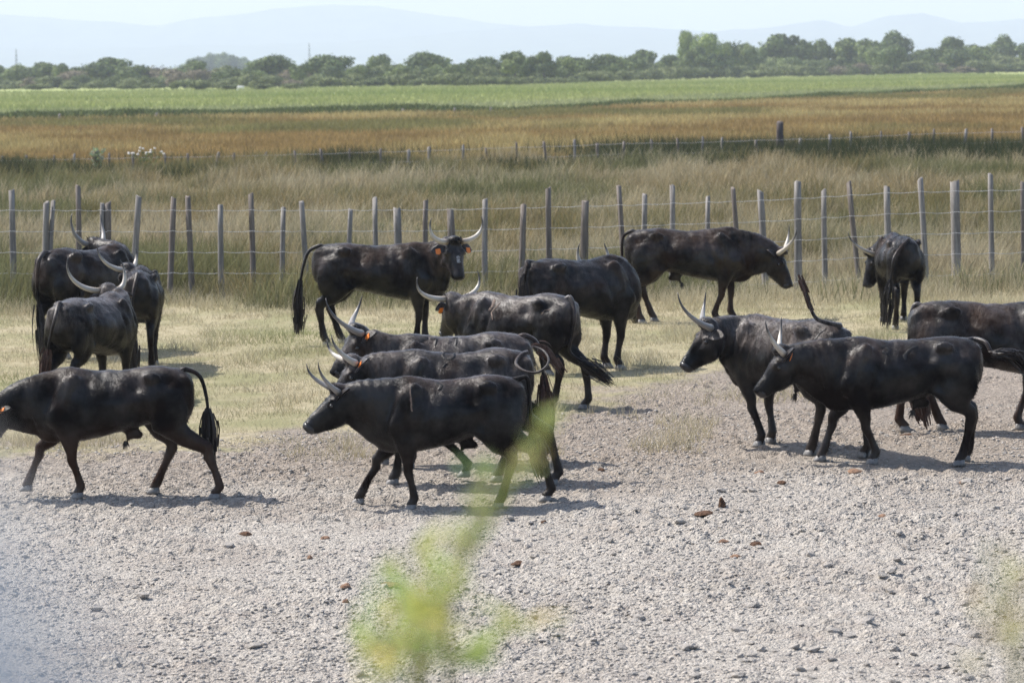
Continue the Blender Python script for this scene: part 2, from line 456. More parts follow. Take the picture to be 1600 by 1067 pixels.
ground = mesh_obj('ground', fast_mesh('ground', gv, gf, smooth=True, mat=ground_mat()))
tag(ground, 'pale dusty trampled soil yard running into grassland and green fields', None, kind='structure')

# ------------------------------------------------------------------ hills
def hill(name, prof, Y, mat, label, foot=2.0):
    xs = np.arange(-420, 2021, 12); ys = np.interp(xs, [p[0] for p in prof], [p[1] for p in prof])
    ys = ys + (fbm(xs / 60.0, xs * 0, 5, 4) - 0.5) * 7
    rows = []
    crest = [at(x, y, Y) for x, y in zip(xs, ys)]
    for k, (t, dY) in enumerate(((0.0, -1100), (0.35, -650), (0.72, -260), (1.0, 0), (0.55, 350), (0.0, 700))):
        row = []
        for i, p in enumerate(crest):
            wig = (vnoise(np.array([i * 0.35]), np.array([k * 3.3]), 9)[0] - 0.5) * 160 * (1 - abs(t - 0.5))
            row.append((p.x * (1 + (dY + wig) / Y), p.y + dY + wig if t < 1 else p.y, -1 + (p.z + 1) * t))
        rows.append(row)
    V = np.array(rows).reshape(-1, 3); n = len(xs)
    idx = np.arange(len(V)).reshape(6, n)
    Fq = np.stack([idx[:-1, :-1], idx[:-1, 1:], idx[1:, 1:], idx[1:, :-1]], -1).reshape(-1, 4)
    o = mesh_obj(name, fast_mesh(name, V, Fq, smooth=True, mat=mat))
    tag(o, label, kind='structure')
M['hill'] = simple('wooded_hill', (0.07, 0.085, 0.06), 0.95, 0.1, 0.01, 0.4, 0)
hill('hills', [(-420, 40), (0, 24), (70, 27), (150, 32), (250, 40), (300, 31), (430, 13), (520, 5), (600, 12), (690, 26), (770, 38), (900, 48), (1060, 52), (1250, 60), (2020, 62)], 11500, M['hill'], 'long pale hazy ridge of hills rising over the left horizon')
hill('hills', [(-420, 74), (0, 76), (300, 72), (600, 62), (800, 44), (900, 39), (1000, 42), (1120, 50), (1220, 41), (1280, 29), (1330, 42), (1390, 24), (1440, 22), (1500, 36), (1600, 28), (2020, 30)], 10200, M['hill'], 'lower hazy hills with rounded humps behind the right tree line')
# ------------------------------------------------------------------ grass
def blades(P, h, w, lean, col0, col1, two=True):
    """one mesh of bent blades. P (n,3), h,w (n,), lean (n,2) tip offset, colours (n,3) at base and tip"""
    n = len(P); a = rng.uniform(0, 2 * np.pi, n)
    # width axis mostly across so that blades show their face
    ax = np.stack([np.cos(a * 0.5 - 0.8), np.sin(a * 0.5 - 0.8) * 0.6, np.zeros(n)], 1) * (w * 0.5)[:, None]
    tip = P + np.concatenate([lean, h[:, None]], 1)
    if not two:
        V = np.stack([P - ax, P + ax, tip], 1).reshape(-1, 3)
        C = np.stack([col0, col0, col1], 1).reshape(-1, 3)
        return V, np.arange(3 * n).reshape(n, 3), C
    mid = P + np.concatenate([lean * 0.42, (h * 0.60)[:, None]], 1)
    V = np.stack([P - ax, P + ax, mid - ax * 0.75, mid + ax * 0.75, tip], 1).reshape(-1, 3)
    cm = col0 * 0.45 + col1 * 0.55
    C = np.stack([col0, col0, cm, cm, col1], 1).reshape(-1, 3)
    b = np.arange(n)[:, None] * 5
    Fc = np.concatenate([b + np.array([[0, 1, 3]]), b + np.array([[0, 3, 2]]), b + np.array([[2, 3, 4]])], 0)
    return V, Fc, C
def lerp3(a, b, t): return np.asarray(a)[None, :] * (1 - t[:, None]) + np.asarray(b)[None, :] * t[:, None]
def jitter(c, s): return np.clip(c * rng.normal(1, s, (len(c), 1)), 0.005, 0.9)
def in_view(n, y0, y1, pad=1.12, power=1.0):
    y = y0 + (y1 - y0) * rng.random(n) ** power
    x = rng.uniform(-1, 1, n) * y * 0.178 * pad + 0.0
    return x, y
def stuff(name, V, Fc, C, label, mat=None):
    o = mesh_obj(name, fast_mesh(name, V, Fc, C, mat=mat or M['grass']))
    return tag(o, label, kind='stuff')

# short dry pasture between the bare soil and the fence
n = 215000
x, y = in_view(n, 27.5, 49.0, 1.32)
d = y - soil_edge(x) + (fbm(x * 0.8, y * 0.8, 41, 4) - 0.5) * 8.0
cl = fbm(x * 1.7, y * 1.7, 43, 3); patch = fbm(x * 0.35, y * 0.35, 44, 3); tuf = fbm(x * 1.2, y * 0.9, 46, 3)
keep = rng.random(n) < np.clip((d + 1.2) / 2.2, 0.0, 1) * np.clip((cl - 0.28) * 3.2, 0.05, 1)
keep |= (rng.random(n) < 0.55) & (tuf > 0.62) & (d > -4.2)
x, y, patch, tuf, d = x[keep], y[keep], patch[keep], tuf[keep], d[keep]; n = len(x)
tall = np.clip((tuf - 0.53) * 7, 0, 1.3) + np.clip((y - 42.5) / 3.0, 0, 1) * 1.5
h = rng.uniform(0.025, 0.075, n) * (1 + tall * 1.9); wd = rng.uniform(0.005, 0.010, n)
t = np.clip((patch - 0.50) * 4 + rng.normal(0, 0.22, n) + 0.25 * np.clip(x / -6, 0, 1), 0, 1)
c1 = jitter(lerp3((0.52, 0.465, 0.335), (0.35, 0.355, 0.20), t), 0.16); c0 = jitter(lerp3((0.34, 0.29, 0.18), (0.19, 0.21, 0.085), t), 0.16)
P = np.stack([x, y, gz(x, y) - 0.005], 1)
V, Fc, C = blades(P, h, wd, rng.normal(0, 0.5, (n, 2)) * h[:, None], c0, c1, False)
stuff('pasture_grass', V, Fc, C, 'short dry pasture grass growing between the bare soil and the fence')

# tall rough grass from the fence to the far ditch
n = 440000
x, y = in_view(n, 44.5, 112, 1.26, 1.25)
cl = fbm(x * 0.55, y * 0.40, 51, 4); big = fbm(x * 0.13, y * 0.11, 52, 3); tus = fbm(x * 0.9, y * 0.6, 53, 3)
keep = (rng.random(n) < np.clip((cl - 0.22) * 3.0, 0.10, 1)) & (rng.random(n) < np.clip((y - 44.8 + (cl - 0.5) * 3) / 3.2, 0.0, 1))
x, y, cl, big, tus = x[keep], y[keep], cl[keep], big[keep], tus[keep]; n = len(x)
h = rng.uniform(0.18, 0.50, n) * (0.55 + 0.85 * np.clip((cl - 0.3) * 2.6, 0, 1)) * (0.55 + 0.95 * np.clip((fbm(x * 1.6, y * 1.1, 58, 3) - 0.3) * 2.4, 0, 1)); wd = rng.uniform(0.008, 0.017, n) * np.clip(y / 52, 1, 2.0)
t = np.clip((big - 0.43) * 5 + (tus - 0.5) * 2.2 + rng.normal(0, 0.24, n) + 0.04 + np.clip((y - 70) / 60, 0, 0.5), 0, 1)   # 0 straw, 1 green
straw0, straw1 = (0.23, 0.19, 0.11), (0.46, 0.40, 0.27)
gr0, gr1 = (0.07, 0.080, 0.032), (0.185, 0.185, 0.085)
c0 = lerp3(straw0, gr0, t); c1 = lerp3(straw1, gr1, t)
ru = np.clip((fbm(x * 0.2, y * 0.15, 57, 3) - 0.5) * 5 + (y - 75) / 60, 0, 0.8) * (rng.random(n) < 0.7)
c1 = c1 * (1 - ru[:, None]) + np.array([[0.27, 0.20, 0.085]]) * ru[:, None]
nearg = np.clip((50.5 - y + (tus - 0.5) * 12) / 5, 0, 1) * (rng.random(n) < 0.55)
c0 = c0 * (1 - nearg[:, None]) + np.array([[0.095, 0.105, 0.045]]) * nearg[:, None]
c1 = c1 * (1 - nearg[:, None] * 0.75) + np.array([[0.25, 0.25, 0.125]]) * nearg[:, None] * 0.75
P = np.stack([x, y, gz(x, y) - 0.01], 1)
lean = rng.normal(0, 0.34, (n, 2)) * h[:, None] + np.array([[0.10, 0]]) * h[:, None]
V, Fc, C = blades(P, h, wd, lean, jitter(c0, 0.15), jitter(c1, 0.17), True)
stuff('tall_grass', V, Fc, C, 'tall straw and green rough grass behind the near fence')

# dark rushes along the far fence
n = 150000
x, y = in_view(n, 97, 123, 1.2)
cl = fbm(x * 0.16, y * 0.22, 61, 3); e = 108 + (fbm(x * 0.08, x * 0, 62, 3) - 0.5) * 10
den = np.clip(1 - np.abs(y - e) / 10, 0, 1)
keep = rng.random(n) < den * np.clip((cl - 0.36) * 4.5, 0.05, 1)
x, y, cl = x[keep], y[keep], cl[keep]; n = len(x)
h = rng.uniform(0.45, 0.85, n) * (0.55 + 0.9 * np.clip((cl - 0.35) * 2.6, 0, 1)); wd = rng.uniform(0.03, 0.06, n)
t = np.clip(rng.random(n) * 1.2 - 0.25 + (0.5 - cl), 0, 1)
c0 = lerp3((0.022, 0.034, 0.014), (0.045, 0.048, 0.02), t); c1 = lerp3((0.045, 0.062, 0.026), (0.15, 0.13, 0.065), t)
P = np.stack([x, y, np.full(n, -0.01)], 1)
V, Fc, C = blades(P, h, wd, rng.normal(0, 0.22, (n, 2)) * h[:, None], jitter(c0, 0.15), jitter(c1, 0.2), False)
stuff('rushes', V, Fc, C, 'dark green rushes along the ditch at the far fence')

# russet marsh plants
n = 230000
x, y = in_view(n, 113, 345, 1.14, 1.5)
keep = (y < ditch_y(x) - 2)
x, y = x[keep], y[keep]; n = len(x)
cl = fbm(x * 0.10, y * 0.05, 71, 4); big = fbm(x * 0.07, y * 0.028, 72, 4)
h = rng.uniform(0.22, 0.5, n) * (0.6 + 0.8 * cl); wd = rng.uniform(0.06, 0.13, n) * np.clip(y / 150, 0.7, 2.0)
t = np.clip((cl - 0.42) * 3.5 + rng.normal(0, 0.22, n), 0, 1); g = np.clip((big - 0.47) * 6 + rng.normal(0, 0.15, n), 0, 0.9); mott = (0.86 + 0.60 * fbm(x * 0.35, y * 0.12, 77, 3))[:, None]
c1 = lerp3((0.245, 0.175, 0.075), (0.37, 0.31, 0.145), t)
c1 = c1 * (1 - g[:, None]) + np.array([[0.16, 0.16, 0.065]]) * g[:, None]; c1 = c1 * mott
P = np.stack([x, y, np.full(n, -0.02)], 1)
V, Fc, C = blades(P, h, wd, rng.normal(0, 0.35, (n, 2)) * h[:, None], jitter(c1 * 0.7, 0.12), jitter(c1, 0.16), False)
stuff('marsh_plants', V, Fc, C, 'rust and ochre marsh plants covering the plain beyond the far fence')

# leafy growth along the ditch
n = 70000
x = rng.uniform(-70, 75, n); y = ditch_y(x) + rng.normal(0, 2.0, n)
cl = fbm(x * 0.09, x * 0 + 3.3, 81, 4); keep = (np.abs(x) < y * 0.2) & (rng.random(n) < np.clip((cl - 0.26) * 4, 0.2, 1))
x, y, cl = x[keep], y[keep], cl[keep]; n = len(x)
top = (0.12 + 1.0 * np.clip(cl - 0.32, 0, 1) * 1.6) * np.clip(1 - np.abs(y - ditch_y(x)) / 7, 0.25, 1)
z = top * rng.random(n) ** 0.7
h = rng.uniform(0.2, 0.5, n); wd = rng.uniform(0.12, 0.28, n)
t = np.clip(rng.random(n) * 0.8 + 0.45 * (z / np.maximum(top, 0.1) - 0.5), 0, 1)
c1 = lerp3((0.052, 0.070, 0.030), (0.15, 0.185, 0.07), t)
P = np.stack([x, y, z - 0.05], 1)
V, Fc, C = blades(P, h, wd, rng.normal(0, 0.6, (n, 2)) * h[:, None], jitter(c1 * 0.85, 0.15), jitter(c1, 0.18), False)
stuff('ditch_growth', V, Fc, C, 'ragged green growth along the ditch below the green field')
# taller crop standing in the field: light relief
n = 90000
x = rng.uniform(-110, 120, n); y = ditch_y(x) + 4 + 330 * rng.random(n) ** 1.3
keep = np.abs(x) < y * 0.2; x, y = x[keep], y[keep]; n = len(x)
cl = fbm(x * 0.02, y * 0.02, 91, 4)
h = rng.uniform(0.25, 0.6, n); wd = rng.uniform(0.15, 0.4, n)
t = np.clip((cl - 0.35) * 2.6 + rng.normal(0, 0.2, n), 0, 1)
pale = np.clip(1 - np.abs(y - ditch_y(x) - 30) / 38, 0, 1) * 0.7
c1 = lerp3((0.23, 0.275, 0.095), (0.33, 0.35, 0.15), t); c1 = c1 * (1 - pale[:, None]) + np.array([[0.30, 0.31, 0.20]]) * pale[:, None]
P = np.stack([x, y, np.full(n, -0.02)], 1)
V, Fc, C = blades(P, h, wd, rng.normal(0, 0.3, (n, 2)) * h[:, None], jitter(c1 * 0.85, 0.08), jitter(c1, 0.10), False)
stuff('field_crop', V, Fc, C, 'bright green low crop on the far field')

# ------------------------------------------------------------------ fences
def post_mesh(h, r, seed, n=8, sharp=False, square=False):
    r_ = random.Random(seed); mb = MB(); rows = 6; rings = []
    bx, by = r_.uniform(-.02, .02), r_.uniform(-.02, .02)
    prof = [r * r_.uniform(0.8, 1.18) for _ in range(n)]
    for i in range(rows):
        q = i / (rows - 1); tw = 1.08 - 0.16 * q
        off = Vector((bx * math.sin(q * 3.1), by * math.sin(q * 3.1), -0.25 + (h + 0.25) * q))
        ring = []
        for k in range(n):
            a = 2 * math.pi * k / n; rr = prof[k] * tw * r_.uniform(0.93, 1.07)
            zz = r_.uniform(-0.02, 0.02) if i == rows - 1 else 0
            if i == rows - 1: zz += 0.02 * math.cos(a + seed)
            ring.append(off + Vector((rr * math.cos(a), rr * math.sin(a) * (0.75 if square else 1), zz)))
        rings.append(ring)
    mb.loft(rings)
    return mb
def wire(fence, z_of, pts, zoff, seed, mat):
    r_ = random.Random(seed); mb = MB(); path = []
    for i in range(len(pts) - 1):
        a, b = pts[i], pts[i + 1]
        for k in range(4):
            t = k / 4; p = a.lerp(b, t)
            path.append(Vector((p.x, p.y, p.z + zoff - 0.018 * 4 * t * (1 - t) + r_.uniform(-.004, .004))))
    path.append(Vector((pts[-1].x, pts[-1].y, pts[-1].z + zoff)))
    mb.tube(path, [z_of] * len(path), 5)
    return mb.build('wire', mat, fence)

near_fence = empty('wire_fence', (0, FENCE_Y, 0))
tag(near_fence, 'uneven weathered grey stakes strung with wires behind the cattle', 'fence')
NP = [(-255, 306, 3), (-205, 300, -2), (-150, 312, 4), (-95, 298, 0), (-40, 303, 0), (18, 297, 2), (73, 316, -3), (83, 314, -5), (122, 291, 0), (160, 318, 0), (169, 316, 0), (217, 306, -10), (271, 309, -6), (294, 307, 7), (345, 320, 3), (392, 302, 3), (443, 324, -3), (471, 316, 9), (548, 328, -6), (585, 310, 0), (620, 326, 1), (665, 313, 0), (704, 328, 2), (758, 312, 1), (818, 321, -5), (856, 294, 3), (914, 314, -2), (967, 290, 10), (1008, 305, 1), (1051, 291, -1), (1106, 308, 1), (1145, 295, 10), (1188, 299, 8), (1246, 284, 1), (1287, 296, 3), (1326, 284, 18), (1386, 292, 4), (1438, 279, 9), (1491, 283, 4), (1547, 272, 3), (1597, 285, 1), (1650, 278, 4), (1702, 284, -3), (1755, 272, 2), (1806, 280, 5), (1860, 274, 0)]
r_ = random.Random(3); line = []
for i, (px, py, lean) in enumerate(NP):
    Y = FENCE_Y + r_.uniform(-0.12, 0.12); p = at(px, py, Y); hgt = p.z
    base = at(px + lean, 465 - 0.014 * (px - 400), Y)
    wide = {443: .062, 620: .066, 704: .07, 914: .07, 1008: .07, 1491: .078, 585: .062, 1246: .06}.get(px, r_.uniform(0.042, 0.055))
    pm = post_mesh(hgt, wide, i, square=wide > .059)
    me = pm.mesh('post', M[r_.choice(['wood', 'wood', 'wood2', 'wood']) if px not in (392, 665, 856) else 'wood2'])
    o = mesh_obj('post', me, near_fence)
    o.location = (base.x, Y - FENCE_Y, 0)
    tilt = math.atan2(p.x - base.x, hgt); o.rotation_euler = (r_.uniform(-.03, .03), tilt, r_.uniform(0, 6))
    o.rotation_mode = 'ZXY'
    line.append((p, base, hgt))
WIRE_PX = [([(-40, 327), (400, 328), (800, 325), (900, 322), (1000, 318), (1250, 310), (1400, 300), (1650, 295)], 0)]
top = [Vector((p.x, -0.065, float(np.interp(px, [-40, 400, 700, 850, 1000, 1200, 1400, 1600], [at(px, y, FENCE_Y).z for px, y in zip([-40, 400, 700, 850, 1000, 1200, 1400, 1600], [328, 328, 327, 323, 319, 312, 300, 296])])))) for (p, b, h), (px, py, le) in zip(line, NP)]
for k in range(5):
    wire(near_fence, 0.0042, top, -0.345 * k, k, M['wire'])

far_fence = empty('wire_fence', (0, 107, 0))
tag(far_fence, 'distant low fence of thin stakes running along the dark rushes', 'fence')
FP = [(-165, 250), (-122, 247), (-80, 249), (-40, 247), (3, 246), (42, 249), (82, 245), (117, 241), (170, 240), (207, 240), (257, 241), (294, 243), (337, 238), (366, 241), (415, 238), (462, 236), (503, 233), (545, 233), (594, 233), (637, 234), (671, 229), (724, 227), (761, 231), (809, 223), (852, 222), (897, 219), (933, 224), (974, 221), (1016, 219), (1060, 216), (1096, 214), (1129, 216), (1182, 219), (1247, 216), (1297, 211), (1327, 206), (1375, 206), (1419, 207), (1458, 202), (1508, 202), (1550, 202), (1598, 199), (1640, 200), (1684, 199), (1728, 198), (1770, 198)]
line = []
for i, (px, py) in enumerate(FP):
    p = at(px, py, 107.0); pm = post_mesh(max(0.7, p.z), r_.uniform(0.04, 0.06), 100 + i, n=6)
    o = pm.build('post', M[r_.choice(['wood2', 'wood2', 'wood'])], far_fence); o.location = (p.x, r_.uniform(-.2, .2), 0); o.rotation_euler = (0, r_.uniform(-.06, .06) + (0.12 if px in (337, 1247) else 0), 0)
    line.append(Vector((p.x, 0, p.z)))
zz = np.convolve(np.pad([p.z for p in line], 3, 'edge'), np.ones(7) / 7, 'valid')
line = [Vector((p.x, -0.07, z - 0.12)) for p, z in zip(line, zz)]
for k in range(2): wire(far_fence, 0.006, line, -0.38 * k, 20 + k, M['wire'])
p = at(1219, 191, 108.5)
o = post_mesh(p.z, 0.155, 55, n=10).build('gate_post', M['wood3']); o.location = (p.x, 108.5, 0)
tag(o, 'thick dark wooden post standing taller than the far fence', 'post')
stake_group = 'small pale stakes along the ditch'
for i, (px, py) in enumerate([(93, 181), (245, 182), (630, 175), (711, 173), (767, 176)]):
    Y = float(ditch_y((px - 800) / F * 236)) - 6; p = at(px, py, Y)
    o = post_mesh(max(p.z, 0.5), 0.10, 200 + i, n=6).build('stake', M['wood']); o.location = (p.x, Y, 0)
    tag(o, 'small pale stake at the ditch edge beyond the russet marsh', 'stake', stake_group)
# ------------------------------------------------------------------ tree line
def crown_mesh(name, seed, nl, lobes, leaf, cols, squash=0.8):
    g = np.random.default_rng(seed); cs, rs = [], []
    for i in range(lobes):
        a = g.uniform(0, 2 * np.pi); r = g.uniform(0.0, 0.62) if i else 0
        z = g.uniform(-0.30, 0.62) * (1 - 0.6 * r); cs.append((r * math.cos(a), r * math.sin(a), z)); rs.append(g.uniform(0.22, 0.42) * (1.15 - 0.5 * abs(z)))
    cs, rs = np.array(cs), np.array(rs)
    k = g.choice(lobes, nl, p=rs ** 2 / np.sum(rs ** 2)); d = g.normal(size=(nl, 3)); d /= np.linalg.norm(d, axis=1)[:, None]
    rad = rs[k] * (1 - 0.45 * g.random(nl) ** 2.2) * (1 + 0.25 * g.normal(size=nl) * (g.random(nl) < 0.25))
    P = cs[k] + d * rad[:, None]; P[:, 2] *= squash
    nrm = d + g.normal(size=(nl, 3)) * 0.45; a1 = np.cross(nrm, g.normal(size=(nl, 3))); a1 /= np.linalg.norm(a1, axis=1)[:, None]
    b1 = np.cross(nrm, a1); b1 /= np.linalg.norm(b1, axis=1)[:, None]
    sz = leaf * g.uniform(0.55, 1.3, nl)[:, None]
    V = np.stack([P - a1 * sz, P + b1 * sz * 0.6, P + a1 * sz, P - b1 * sz * 0.6], 1).reshape(-1, 3)
    t = np.clip(g.random(nl) * 0.55 + 0.9 * (g.random(lobes)[k] - 0.25), 0, 1)
    c = np.asarray(cols[0])[None] * (1 - t[:, None]) + np.asarray(cols[1])[None] * t[:, None]
    return fast_mesh(name, V, np.arange(4 * nl).reshape(nl, 4), np.repeat(c, 4, 0), mat=M['leaf'])
KINDS = {
 'dark':  dict(cols=((0.030, 0.050, 0.018), (0.140, 0.190, 0.060)), label='dark round-crowned tree in the far tree line', name='broadleaf_tree', group='dark round trees of the tree line'),
 'mid':   dict(cols=((0.050, 0.078, 0.024), (0.205, 0.255, 0.088)), label='mid green bushy tree in the far tree line', name='bushy_tree', group='mid green trees of the tree line'),
 'light': dict(cols=((0.10, 0.15, 0.035), (0.26, 0.32, 0.10)), label='bright green open-crowned tree standing tallest in the tree line', name='poplar_tree', group='tall bright trees of the tree line'),
 'shrub': dict(cols=((0.058, 0.082, 0.028), (0.215, 0.245, 0.098)), label='olive green shrub at the foot of the far tree line', name='shrub', group='olive shrubs of the tree line'),
 'tan':   dict(cols=((0.120, 0.105, 0.065), (0.225, 0.185, 0.130)), label='tan feathery shrub in the far tree line', name='tamarisk_shrub', group='tan feathery shrubs of the tree line'),
 'green': dict(cols=((0.060, 0.085, 0.028), (0.135, 0.165, 0.060)), label='fresh green bush in front of the far tree line', name='bush', group='fresh green bushes before the tree line'),
}
for kd, q in KINDS.items():
    q['me'] = [crown_mesh('crown', 300 + 10 * i + sum(map(ord, kd)) % 97, 4200 if kd in ('dark', 'mid', 'light') else 3000, 16 if kd != 'light' else 22, 0.075 if kd != 'light' else 0.06, q['cols'], 0.85) for i in range(3)]
tr = MB(); tr.tube([(0, 0, -0.3), (0.02, 0.01, 0.3), (-0.03, 0.02, 0.62), (0.02, 0, 0.95)], [0.07, 0.052, 0.036, 0.012], 7)
for a in range(4):
    an = a * 1.7; tr.tube([(0, 0, 0.35 + 0.1 * a), (0.2 * math.cos(an), 0.2 * math.sin(an), 0.58 + 0.1 * a), (0.38 * math.cos(an), 0.38 * math.sin(an), 0.72 + 0.08 * a)], [0.03, 0.02, 0.006], 6)
TRUNK = tr.mesh('trunk', M['bark'])
def base_depth(px): return float(np.interp(px, [-200, 0, 400, 800, 1100, 1600, 1800], [735, 735, 640, 590, 760, 860, 860]))
r_ = random.Random(17)
def tree(kind, x0, x1, top, dY=0.0, fill=1.0):
    q = KINDS[kind]; Y = base_depth((x0 + x1) / 2) + dY; px = (x0 + x1) / 2
    p = at(px, top, Y); hgt = max(p.z, 1.2); wid = (x1 - x0) / F * Y * 0.5 * 1.12
    root = empty(q['name'], (p.x, Y, 0), r_.uniform(0, 6.28))
    asp = 2 * wid / hgt
    size = ('tall ' if hgt > 9.5 else 'low ' if hgt < 4.2 else '') + ('broad ' if asp > 1.25 else 'narrow ' if asp < 0.75 else '')
    tag(root, (size + q['label']) if kind != 'light' else q['label'], 'tree' if kind in ('dark', 'mid', 'light') else 'shrub', (size + q['group']) if kind != 'light' else q['group'])
    t = mesh_obj('trunk', TRUNK, root); t.scale = (hgt * 0.55, hgt * 0.55, hgt * 0.85)
    c = mesh_obj('crown', r_.choice(q['me']), root)
    ch = hgt * (0.80 if kind in ('dark', 'mid', 'light') else 0.95) * fill      # crown height
    c.scale = (wid / 0.80, wid / 0.80, ch / 1.36); c.location = (0, 0, hgt - ch * 0.56)
    return root
TREES = [('dark', -60, 10, 98), ('mid', 2, 52, 99), ('dark', 38, 92, 92), ('mid', 80, 112, 96), ('tan', 92, 142, 108, -30), ('dark', 132, 208, 84), ('mid', 180, 232, 99), ('green', 138, 172, 122, -60),
 ('green', 211, 242, 118, -60), ('tan', 250, 296, 106), ('tan', 290, 332, 107), ('dark', 277, 330, 89, 40), ('mid', 328, 372, 107), ('dark', 350, 388, 104, 30), ('mid', 372, 420, 107), ('dark', 392, 456, 82, 20), ('mid', 452, 486, 97),
 ('dark', 484, 546, 82, 20), ('mid', 570, 616, 81, 60), ('dark', 636, 698, 77, 40), ('mid', 545, 580, 99), ('mid', 600, 645, 98), ('mid', 690, 740, 96), ('dark', 732, 778, 86, 40), ('mid', 778, 832, 80), ('dark', 812, 836, 92, -30), ('mid', 826, 872, 81), ('mid', 870, 920, 84),
 ('dark', 905, 934, 93, -30), ('mid', 925, 974, 82), ('dark', 978, 1030, 72, 40), ('mid', 968, 1010, 88), ('mid', 1024, 1072, 86), ('light', 1060, 1092, 40, 20), ('light', 1080, 1128, 45, -20), ('mid', 1072, 1110, 72, -30), ('dark', 1085, 1138, 78, -40), ('mid', 1120, 1152, 62), ('mid', 1144, 1184, 64),
 ('dark', 1184, 1252, 45, 30), ('dark', 1236, 1274, 55, 20), ('dark', 1262, 1304, 61, 20), ('mid', 1300, 1350, 59, 20), ('mid', 1336, 1376, 56), ('dark', 1370, 1424, 48, 20), ('mid', 1350, 1395, 66, -20), ('dark', 1376, 1418, 66, -40), ('mid', 1424, 1468, 72), ('mid', 1460, 1510, 57, 20), ('dark', 1470, 1512, 75, -30), ('mid', 1505, 1552, 66),
 ('dark', 1546, 1592, 54, 40), ('mid', 1585, 1640, 64), ('dark', 1630, 1690, 58), ('mid', -110, -50, 95)]
for t_ in TREES: tree(*t_)
px = -70
while px < 1680:
    wpx = r_.uniform(26, 46); base = float(np.interp(px, [0, 800, 1100, 1600], [139, 134, 121, 113]))
    kd = r_.choice(['shrub', 'shrub', 'shrub', 'green', 'shrub', 'tan' if (px > 1200 or px < 450) else 'shrub'])
    tree(kd, px, px + wpx, base - r_.uniform(11, 24), -30 - r_.uniform(0, 25), 1.15); px += wpx * 0.55
px = -70
while px < 1680:
    wpx = r_.uniform(34, 58); base = float(np.interp(px, [0, 800, 1100, 1600], [139, 134, 121, 113]))
    kd = r_.choice(['mid', 'shrub', 'mid', 'shrub', 'tan' if (px > 1200 or px < 450) else 'mid'])
    tree(kd, px, px + wpx, base - r_.uniform(27, 38), 5 + r_.uniform(0, 20), 1.2); px += wpx * 0.6
px = -60
while px < 460:
    wpx = r_.uniform(18, 40); tree('shrub', px, px + wpx, float(np.interp(px, [0, 460], [133, 131])) - r_.uniform(0, 9), -90 - r_.uniform(0, 50)); px += wpx * 1.3
# the blue wood standing far behind
g = np.random.default_rng(5); Yw = 1900.0
for i, px in enumerate(range(300, 392, 9)):
    top = float(np.interp(px, [296, 312, 340, 370, 392], [94, 84, 81, 84, 95])) + r_.uniform(-1, 1)
    q = KINDS['dark']; p = at(px, top, Yw); root = empty('broadleaf_tree', (p.x, Yw + r_.uniform(-20, 20), 0), r_.uniform(0, 6))
    tag(root, 'hazy blue tree of the wood far behind the tree line', 'tree', 'trees of the distant wood')
    c = mesh_obj('crown', q['me'][i % 3], root); t = mesh_obj('trunk', TRUNK, root); t.scale = (p.z * .6, p.z * .6, p.z * .85)
    c.scale = (8.0, 8.0, p.z / 1.5); c.location = (0, 0, p.z * 0.5)
# two thin masts on the horizon
for px, py in ((25, 77), (483, 68)):
    p = at(px, py, 1500.0); mb = MB()
    for sx, sy in ((-1, -1), (1, -1), (1, 1), (-1, 1)):
        mb.tube([(sx * 0.9, sy * 0.9, 0), (sx * 0.12, sy * 0.12, p.z)], [0.10, 0.06], 5)
    for k in range(7):
        z = p.z * k / 7; w_ = 0.9 - 0.78 * k / 7; z2 = p.z * (k + 1) / 7; w2 = 0.9 - 0.78 * (k + 1) / 7
        for sg in (-1, 1): mb.tube([(-w_ * sg, -w_, z), (w2 * sg, -w2, z2)], [0.05, 0.05], 4); mb.tube([(-w_ * sg, w_, z), (w2 * sg, w2, z2)], [0.05, 0.05], 4)
    o = mb.build('lattice_mast', M['steel'], None, False); o.location = (p.x, 1500, 0)
    tag(o, 'thin hazy mast rising above the far trees', 'mast', 'thin masts on the horizon')
# ------------------------------------------------------------------ cattle
def remesh(me, voxel, smooth=5, factor=0.5):
    o = bpy.data.objects.new('work', me); COL.objects.link(o)
    m = o.modifiers.new('r', 'REMESH'); m.mode = 'VOXEL'; m.voxel_size = voxel; m.use_smooth_shade = True
    q = o.modifiers.new('s', 'SMOOTH'); q.factor = factor; q.iterations = smooth
    dg = bpy.context.evaluated_depsgraph_get(); dg.update()
    out = bpy.data.meshes.new_from_object(o.evaluated_get(dg))
    bpy.data.objects.remove(o); bpy.data.meshes.remove(me)
    return out

def torso_ring(x, zt, zb, hw, top=0.80, n=22, mid=0.46):
    zc = zb + (zt - zb) * mid; r = []
    for k in range(n):
        a = 2 * math.pi * k / n; c, s_ = math.cos(a), math.sin(a)
        z = zc + (zt - zc) * s_ if s_ > 0 else zc + (zc - zb) * s_
        e = 0.85 if s_ > 0 else 0.9
        y = hw * math.copysign(abs(c) ** e, c)
        if s_ > 0: y *= 1 - (1 - top) * s_ ** 2
        r.append(Vector((x, y, z)))
    return r

LEGDEF = {'FL': 0.40, 'FR': 0.40, 'HL': -0.55, 'HR': -0.55}

